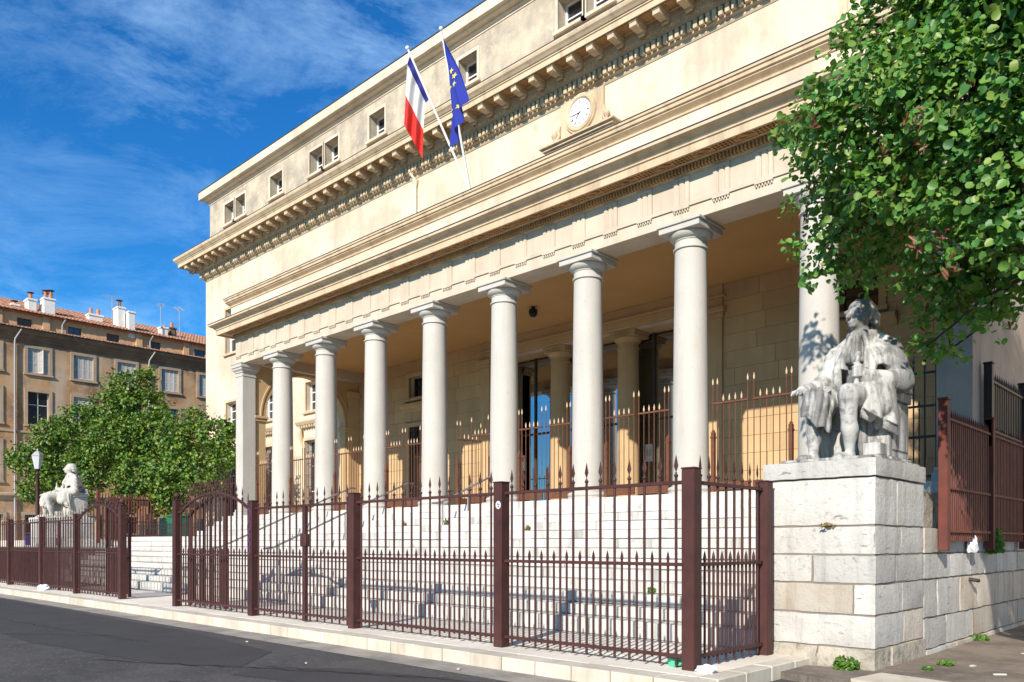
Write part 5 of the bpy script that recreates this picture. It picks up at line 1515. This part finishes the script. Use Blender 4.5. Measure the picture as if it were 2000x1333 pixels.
# tree behind the far statue
ft = thing('broadleaf_tree', 'bright green spreading tree behind the far statue, left of the portico', 'tree', (-35.2, 14.2, 1.6))
O2 = Vector((-35.2, 14.2, 1.6))
tr = MB()
limb(tr, (0,0,-0.1), (0.1,0.1,2.2), 0.24, 0.18, 5, 0.02)
hubs = []
for e in ((-1.5,-0.4,4.2), (1.6,0.5,3.2), (-0.8,0.2,5.4), (-3.6,-1.2,3.4), (2.8,0.6,2.6), (-0.3,0.8,4.4)):
    hubs += limb(tr, (0.1,0.1,2.0), e, 0.13, 0.05, 5, 0.05)[2:]
for c in FAR:
    p = Vector(c[:3]) - O2
    h = min(hubs, key=lambda q: (q-p).length)
    limb(tr, h, p, 0.05, 0.015, 4, 0.05)
tr.build('trunk', 'bark', ft, 60)
Pf, Nf, Sf = foliage([(x, y, z, r*0.9) for x, y, z, r in FAR], 2000, 0.11, 10, 0.45, -0.1, 0.6)
put('crown', leaf_mesh('crown', Pf - np.array(O2), Nf, Sf, 'leaf_far'), ft)

# ================================================================ OCHRE APARTMENT BLOCK ACROSS THE STREET
XB = -62.0
apt = thing('apartment_block', 'stained ochre apartment block with grey shutters and a tiled roof', 'building', (XB, 24, 0))
INV = Matrix.Translation((XB, 24, 0)).inverted()
def ab(mb, name, material, parent=None, smooth=None):
    o = mb.build(name, material, parent or apt, smooth)
    if parent is None: o.matrix_parent_inverse = INV
    return o
def ac(name, me, parent, loc, rz=0.0):
    return put(name, me, parent, loc, rz)
WY = [8.4, 11.4, 14.35, 17.33, 20.22, 23.2, 26.42, 29.4, 32.3, 35.3, 38.3]
rows = [(13.19, 14.85, 0.66, 'a'), (9.65, 11.87, 0.66, 'b'), (5.7, 8.3, 0.66, 'b'), (0.2, 3.4, 0.85, 'c')]
holes = [(y-w, y+w, z0, z1) for z0, z1, w, _ in rows for y in WY]
aw = MB().wall(6.5, 46, -0.17, 15.15, XB, holes, 0.25, 'X')
aw.quad((XB,6.5,-0.17),(XB,6.5,17.3),(-76,6.5,17.3),(-76,6.5,-0.17))
ab(aw, 'facade', 'ochre')
def louvre(w, h, material):
    m = MB().box(0, 0.03, 0, 0.05, 0, h).box(0, 0.03, w-0.05, w, 0, h).box(0, 0.03, 0.05, w-0.05, 0, 0.06).box(0, 0.03, 0.05, w-0.05, h-0.06, h).box(0, 0.03, 0.05, w-0.05, h*0.38, h*0.38+0.06)
    k = int(h/0.085)
    for i in range(k):
        z = 0.05 + (h-0.1)*i/k
        m.quad((0.028,0.05,z),(0.028,w-0.05,z),(0.006,w-0.05,z+0.062),(0.006,0.05,z+0.062))
    return m.mesh('shutter', material)
for z0, z1, w, kind in rows:
    lv = louvre(w/2-0.01, z1-z0-0.04, 'shutter')
    for q, y in enumerate(WY):
        wn_ = ab(MB().box(XB-0.2, XB-0.16, y-w, y-w+0.06, z0, z1).box(XB-0.2, XB-0.16, y+w-0.06, y+w, z0, z1).box(XB-0.2, XB-0.16, y-0.03, y+0.03, z0, z1).box(XB-0.2, XB-0.16, y-w+0.06, y+w-0.06, z0+(z1-z0)*0.6, z0+(z1-z0)*0.6+0.05), 'window', 'shutter')
        ab(MB().box(XB-0.24, XB-0.205, y-w, y+w, z0, z1), 'pane', 'glass', wn_)
        s = MB(); t = 0.2
        s.box(XB-0.02, XB+0.07, y-w-t, y-w, z0-0.05, z1+t).box(XB-0.02, XB+0.07, y+w, y+w+t, z0-0.05, z1+t).box(XB-0.02, XB+0.07, y-w, y+w, z1, z1+t)
        ab(s, 'surround', 'surround', wn_)
        ab(MB().box(XB-0.02, XB+0.13, y-w-t-0.05, y+w+t+0.05, z0-0.17, z0-0.052), 'sill', 'surround', wn_)
        if kind == 'a':
            for k in range(4):
                off = 0.0 if k != 3 or q % 3 else 0.0
                o = ac('shutter', lv, wn_, (XB-0.08, y-w+0.005+k*w/2, z0+0.02), R(0) if (k, q % 4) != (2, 3) else R(-24))
        elif kind == 'b' and q % 3 == 1:
            for k in range(4): ac('shutter', lv, wn_, (XB-0.08, y-w+0.005+k*w/2, z0+0.02))
# main cornice, tiled eave, attic band
cor = ab(MB().mold([(XB, 6.5), (XB, 46)], [(-0.05,15.1),(0.06,15.12),(0.06,15.3),(0.14,15.36),(0.16,15.48),(0.30,15.56),(0.30,15.7),(0.42,15.76),(0.50,15.9),(0.50,16.02),(-0.05,16.06)]), 'cornice', 'bl_cornice')
AT = [(y-0.45, y+0.45, 16.26, 16.92) for y in (10.5, 13.5, 16.57, 19.75, 22.36, 25.4, 28.95, 32, 35, 38)]
ab(MB().wall(6.5, 46, 16.05, 17.3, XB-0.35, AT, 0.2, 'X'), 'attic_band', 'ochre_pale')
for i, h in enumerate(AT):
    w_ = ab(MB().box(XB-0.5, XB-0.46, h[0], h[0]+0.05, h[2], h[3]).box(XB-0.5, XB-0.46, h[1]-0.05, h[1], h[2], h[3]).box(XB-0.5, XB-0.46, h[0]+0.05, h[1]-0.05, h[2], h[2]+0.05).box(XB-0.5, XB-0.46, h[0]+0.05, h[1]-0.05, h[3]-0.05, h[3]).box(XB-0.5, XB-0.46, (h[0]+h[1])/2-0.03, (h[0]+h[1])/2+0.03, h[2]+0.05, h[3]-0.05), 'attic_window', 'shutter_dk')
    ab(MB().box(XB-0.55, XB-0.505, h[0], h[1], h[2], h[3]), 'pane', 'glass' if i % 3 == 0 else 'shutter_dk', w_)
for y in (12.2, 15.0, 17.9, 24.2, 27.8, 30.6, 33.5):
    ab(MB().box(XB-0.36, XB-0.2, y-0.22, y+0.22, 16.06, 17.28), 'attic_pier', 'ochre_pale')
def tiles(name, xa, za, xb, zb, y0, y1, pitch, rws):
    """rows of half-round tiles running up a slope from (xa,za) to (xb,zb)"""
    m = MB(); y = y0
    while y < y1:
        for r in range(rws):
            u0, u1 = r/rws, (r+1.12)/rws
            A = (xa+(xb-xa)*u0, za+(zb-za)*u0); B = (xa+(xb-xa)*u1, za+(zb-za)*u1)
            j = random.uniform(-0.02, 0.02)
            vs = []
            for (px_, pz_, rr) in ((A[0],A[1]+0.02,pitch*0.40), (B[0],B[1]-0.01,pitch*0.33)):
                for k in range(6):
                    a = math.pi*k/5
                    vs.append((px_+j, y+j*0.5+rr*math.cos(a), pz_+rr*math.sin(a)*0.95))
            m.add(vs, [(k,k+1,k+7,k+6) for k in range(5)]+[(0,1,2,3,4,5)])
        y += pitch
    return m
eave = ab(MB().quad((XB+0.56,6.5,16.03),(XB+0.56,46,16.03),(XB-0.36,46,16.3),(XB-0.36,6.5,16.3)), 'eave', 'tile')
tag(ab(tiles('t', XB+0.62, 16.05, XB-0.3, 16.28, 6.6, 46, 0.22, 2), 'eave_tiles', 'tile', eave), kind='stuff')
rf = ab(MB().quad((XB+0.0,6.3,17.3),(XB+0.0,46,17.3),(XB-6,46,19.5),(XB-6,6.3,19.5)).quad((XB-6,6.3,19.5),(XB-6,46,19.5),(-76,46,17.3),(-76,6.3,17.3)).quad((XB+0.0,6.3,17.26),(XB+0.0,46,17.26),(XB-0.4,46,17.2),(XB-0.4,6.3,17.2)), 'roof', 'tile')
tag(ab(tiles('t', XB+0.08, 17.32, XB-6, 19.52, 6.4, 46, 0.24, 12), 'roof_tiles', 'tile', rf), kind='stuff')
def chimney(y, x, w, d, z0, z1, pots, label_mat='chimney'):
    c = ab(MB().box(x-d, x, y-w/2, y+w/2, z0, z1, 0.03).box(x-d-0.05, x+0.05, y-w/2-0.05, y+w/2+0.05, z1-0.16, z1-0.02, 0.02), 'chimney', label_mat)
    for (dy, dx, h, capd) in pots:
        p = ab(MB().lathe([(0.15,z1-0.02),(0.15,z1+0.06),(0.12,z1+0.1),(0.11,z1+h)], 12, x-d/2+dx, y+dy), 'chimney_pot', 'pot', c, 40)
        if capd: ab(MB().lathe([(0.08,z1+h),(0.08,z1+h+0.06),(0.24,z1+h+0.07),(0.24,z1+h+0.1),(0.1,z1+h+0.14)], 12, x-d/2+dx, y+dy), 'cowl', 'bronze', c, 40)
chimney(18.2, XB-0.6, 0.75, 1.1, 17.3, 18.75, [(-0.15,0.2,0.45,1),(0.15,0.3,0.5,1),(0.0,-0.3,0.4,1)])
chimney(17.2, XB-0.9, 0.55, 0.8, 17.3, 18.55, [(0,0,0.4,1)])
chimney(16.3, XB-1.4, 0.5, 0.6, 17.3, 18.1, [(0,0,0.15,1)])
chimney(23.7, XB+0.0-0.3, 0.5, 0.9, 16.9, 18.9, [])
chimney(23.1, XB-0.7, 0.55, 0.9, 17.3, 19.2, [(0,0,0.45,1)])
chimney(21.6, XB-1.6, 1.0, 0.6, 17.4, 18.5, [(-0.25,0,0.45,0),(0.25,0,0.45,0)])
chimney(26.35, XB-0.8, 0.55, 0.6, 17.4, 18.35, [(0.1,0,0.15,0)])
chimney(27.2, XB-1.2, 0.5, 0.6, 17.4, 18.55, [(0,0,0.4,0)], 'bl_cornice')
for y in (15.87, 24.8, 33.7):
    dp = ab(MB().tube([(XB+0.12,y,0),(XB+0.12,y,15.05),(XB+0.2,y,15.3),(XB+0.52,y+0.3,15.95)], 0.06, 8), 'downpipe', 'pipe', None, 60)
for y in (18.9, 25.0):
    ab(MB().tube([(XB-0.2,y,16.1),(XB-0.2,y,16.9),(XB+0.02,y+0.15,17.25)], 0.05, 8), 'attic_pipe', 'pipe', None, 60)
# string course and shop cornice
ab(MB().mold([(XB, 6.5), (XB, 46)], [(-0.02,4.4),(0.08,4.42),(0.08,4.62),(0.26,4.7),(0.26,4.82),(-0.02,4.9)]), 'string_course', 'surround')
ab(MB().mold([(XB, 6.5), (XB, 46)], [(-0.02,9.0),(0.06,9.02),(0.06,9.14),(-0.02,9.16)]), 'string_course', 'surround')
def antenna(label, y, x, z0, z1, rz):
    t = thing('tv_antenna', label, 'antenna', (x, y, z0))
    MB().tube([(0,0,0),(0,0,z1-z0)], 0.025, 6).build('mast', 'pipe', t)
    m = MB().tube([(0,-0.75,z1-z0-0.12),(0,0.55,z1-z0-0.05)], 0.016, 6)
    for k in range(7):
        yy = -0.65 + k*0.18
        m.tube([(-0.28,yy,z1-z0-0.12+k*0.01),(0.28,yy,z1-z0-0.12+k*0.01)], 0.010, 5)
    m.build('aerial', 'pipe', t)
    t.rotation_euler = (0, 0, rz)
antenna('thin television aerial beside the tall white chimney', 22.5, XB-0.9, 17.5, 19.9, 0.2)
antenna('tall thin television aerial left of the brick chimney', 26.0, XB-0.7, 17.5, 20.0, 1.2)
antenna('thin television aerial right of the brick chimney', 27.6, XB-1.0, 17.5, 20.1, 0.8)

# ================================================================ SMALL THINGS
lamp = thing('street_lamp', 'brown street lamp with a pale glass lantern beside the far statue', 'street lamp', (-36.6, 10.2, 0))
MB().lathe([(0.16,0),(0.16,0.5),(0.09,0.6),(0.075,3.6),(0.06,4.2),(0.09,4.25),(0.05,4.35),(0.12,4.45)], 12).build('post', 'iron', lamp, 40)
MB().lathe([(0.11,4.46),(0.21,4.98)], 6).build('lantern', 'lamp_glass', lamp)
MB().lathe([(0.23,4.985),(0.2,5.05),(0.12,5.15),(0.03,5.2),(0.04,5.26),(0.0,5.3)], 6).build('lantern_cap', 'pipe', lamp)
wl_ = thing('wall_lantern', 'pale glass lantern half hidden in the leaves at the right edge', 'lantern', (-1.98, 11.2, 4.86))
MB().lathe([(0.06,-0.06),(0.09,0.0),(0.17,0.30)], 6).build('lantern', 'lamp_glass', wl_)
MB().lathe([(0.18,0.302),(0.13,0.36),(0.02,0.44)], 6).build('lantern_cap', 'pipe', wl_)
MB().tube([(0,0,0.44),(0,0,0.62),(0.4,2.2,0.75),(0.4,2.75,0.75)], 0.018, 6).build('bracket', 'pipe', wl_)
nb = thing('notice_board', 'small blue and white notice behind the far fence', 'sign', (-38.5, 10.6, 0))
MB().box(-0.03, 0.03, -0.03, 0.03, 0, 2.2).build('post', 'pipe', nb)
MB().box(-0.02, 0.02, -0.35, 0.35, 1.35, 1.78).build('blue_panel', 'sign_blue', nb)
MB().box(-0.018, 0.022, -0.4, 0.4, 0.9, 1.345).build('white_panel', 'paper', nb)
bn = thing('wheeled_bin', 'dark green bin on the terrace behind the low railing', 'bin', (-31.2, 13.6, 1.6))
MB().box(-0.3, 0.3, -0.3, 0.3, 0.08, 0.85, 0.03).build('body', 'green_bin', bn); MB().box(-0.33, 0.33, -0.34, 0.33, 0.855, 0.93, 0.03).build('lid', 'green_bin', bn)
for s in (-0.25, 0.25): MB().tube([(s-0.03,0.28,0.08),(s+0.03,0.28,0.08)], 0.08, 10).build('wheel', 'black', bn)

# paper notices on the lobby glass
for X, z, lab in ((-18.65, 4.15, 'white paper notice with a red and black sign taped to the left lobby glass'), (-13.5, 4.1, 'plain white paper notice taped to the lobby glass at the right')):
    n_ = thing('paper_notice', lab, 'notice', (X, 19.935, z))
    MB().box(-0.13, 0.13, 0, 0.004, -0.26, 0.26).build('sheet', 'paper', n_)
    if 'red' in lab:
        MB().quad((-0.08,-0.003,0.05),(0.08,-0.003,0.05),(0.08,-0.003,0.2),(-0.08,-0.003,0.2)).build('print', 'fl_red', n_)
    else:
        MB().quad((-0.09,-0.003,-0.1),(0.09,-0.003,-0.1),(0.09,-0.003,0.1),(-0.09,-0.003,0.1)).build('print', 'pipe', n_)

def weed(label, loc, r, hgt, n, material, size=0.05):
    t = thing('weed', label, 'weed', loc)
    a = rng.random(n)*2*math.pi; q = np.sqrt(rng.random(n))*r; z = rng.random(n)*hgt*(1-0.5*(q/r)**2)
    P = np.stack([q*np.cos(a), q*np.sin(a), z], 1)
    N_ = np.stack([np.cos(a)*0.5, np.sin(a)*0.5-0.3, np.full(n, 0.7)], 1) + rng.normal(size=(n, 3))*0.4
    put('leaves', leaf_mesh('leaves', P, N_, size*(0.6+0.8*rng.random(n)), material, 0.8), t)
    m = MB()
    for i in range(0, n, 6): m.tube([(0,0,-0.01), tuple(P[i])], [0.004, 0.002], 4)
    m.build('stems', material, t)
weed('bushy green weed at the foot of the near pedestal', (-3.72, 9.62, -0.085), 0.15, 0.16, 240, 'weed', 0.05)
weed('green weed sprouting under the side fence panels', (-3.32, 14.72, 1.26), 0.12, 0.42, 200, 'weed', 0.065)
weed('small weed at the foot of the stained side wall', (-3.35, 13.9, -0.085), 0.14, 0.1, 80, 'weed', 0.05)
weed('tiny weed on the dirty ground near the wall', (-2.95, 10.75, -0.085), 0.1, 0.07, 50, 'weed', 0.045)
weed('tiny weed by the near kerb slab', (-3.0, 10.2, -0.085), 0.06, 0.06, 30, 'weed', 0.04)
weed('thin tuft growing in the pedestal joint', (-4.0, 9.745, 1.615), 0.10, 0.05, 50, 'weed_dry', 0.03)
for X, k, lab, m_ in ((-11.6, 9, 'reddish dry tuft growing on a high step behind the stickered post', 'weed_dry'), (-14.6, 10, 'dry tuft growing on a high step by the middle columns', 'weed_dry'), (-7.7, 10, 'green tuft growing on a high step near the corner', 'weed'), (-6.4, 10, 'dry tuft on a high step behind the fence return', 'weed_dry'), (-7.2, 3, 'yellow-green tuft growing low on the steps', 'weed'), (-16.2, 10, 'dry tuft on a high step left of the middle', 'weed_dry')):
    weed(lab, (X, Y0+k*TR-0.03, R1+(k-1)*RZ), 0.07, 0.16, 40, m_, 0.045)

def crumple(name, label, cat, loc, r, material, sx=1.0, sy=1.0, sz=0.6, seed=1):
    rs = np.random.default_rng(seed); n1, n2 = 12, 7
    m = MB(); vs = []; fs = []
    for j in range(n2+1):
        for i in range(n1):
            a, b = 2*math.pi*i/n1, math.pi*j/n2
            q = r*(0.7 + 0.55*rs.random())
            vs.append((q*sx*math.cos(a)*math.sin(b), q*sy*math.sin(a)*math.sin(b), max(0.0, r*sz*0.6 + q*sz*math.cos(b))))
    for j in range(n2):
        for i in range(n1):
            k = (i+1) % n1
            fs.append((j*n1+i, j*n1+k, (j+1)*n1+k, (j+1)*n1+i))
    m.add(vs, fs)
    return tag(m.build(name, material, None, None, loc), label, cat)
crumple('plastic_bag', 'crumpled white bag on the pavement at the corner fence post', 'bag', (-4.5, 7.75, 0.0), 0.09, 'plastic_w', 1.3, 1, 0.6, 2)
crumple('plastic_bag', 'crumpled white bag under the far fence', 'bag', (-27.2, 7.75, 0.0), 0.17, 'plastic_w', 1.4, 1, 0.6, 3)
crumple('green_wrapper', 'green plastic wrapper lying behind the corner fence bars', 'wrapper', (-5.0, 8.0, 0.0), 0.14, 'plastic_g', 1.0, 1.2, 0.5, 4)
crumple('white_rag', 'white rag caught under the nearest side fence panel', 'rag', (-3.36, 13.55, 1.27), 0.13, 'plastic_w', 0.5, 1.2, 1.2, 5)
tag(MB().slab([(-2.75,14.0),(-2.2,13.8),(-2.16,13.9),(-2.7,14.12)], -0.083, -0.05).build('yellow_strip', 'yellow'), 'flat yellow plastic strip on the dirty ground by the wall', 'litter')
SCRAPS = [(-7.4, 6.75, 0.05, -0.16, 'larger pale scrap lying in the gutter below the stickered post'), (-11.9, 6.3, 0.04, -0.16, 'small pale scrap on the dark road left of the middle'), (-9.2, 5.7, 0.03, -0.16, 'tiny pale scrap on the road between the tar seams'),
          (-2.7, 10.9, 0.07, -0.084, 'long pale scrap on the dirty ground nearest the side wall'), (-2.3, 10.4, 0.09, -0.084, 'flattened pale scrap in the middle of the dirty ground'), (-2.05, 10.9, 0.05, -0.084, 'small pale scrap near the right edge of the photo'), (-2.5, 12.6, 0.04, -0.084, 'pale scrap far back by the shaded foot of the side wall')]
for (X, Y, w, z0, lab) in SCRAPS:
    a = random.random()*3; c_, s_ = math.cos(a), math.sin(a); d_ = w*0.4
    pts = [(X+c_*u-s_*v, Y+s_*u+c_*v) for u, v in ((-w,-d_*0.6),(-w*0.3,-d_),(w*0.6,-d_*1.2),(w,d_*0.3),(w*0.4,d_),(-w*0.7,d_*0.8))]
    tag(MB().slab(pts, z0, z0+0.01).build('paper_scrap', 'paper'), lab, 'litter', 'pale scraps on the ground')
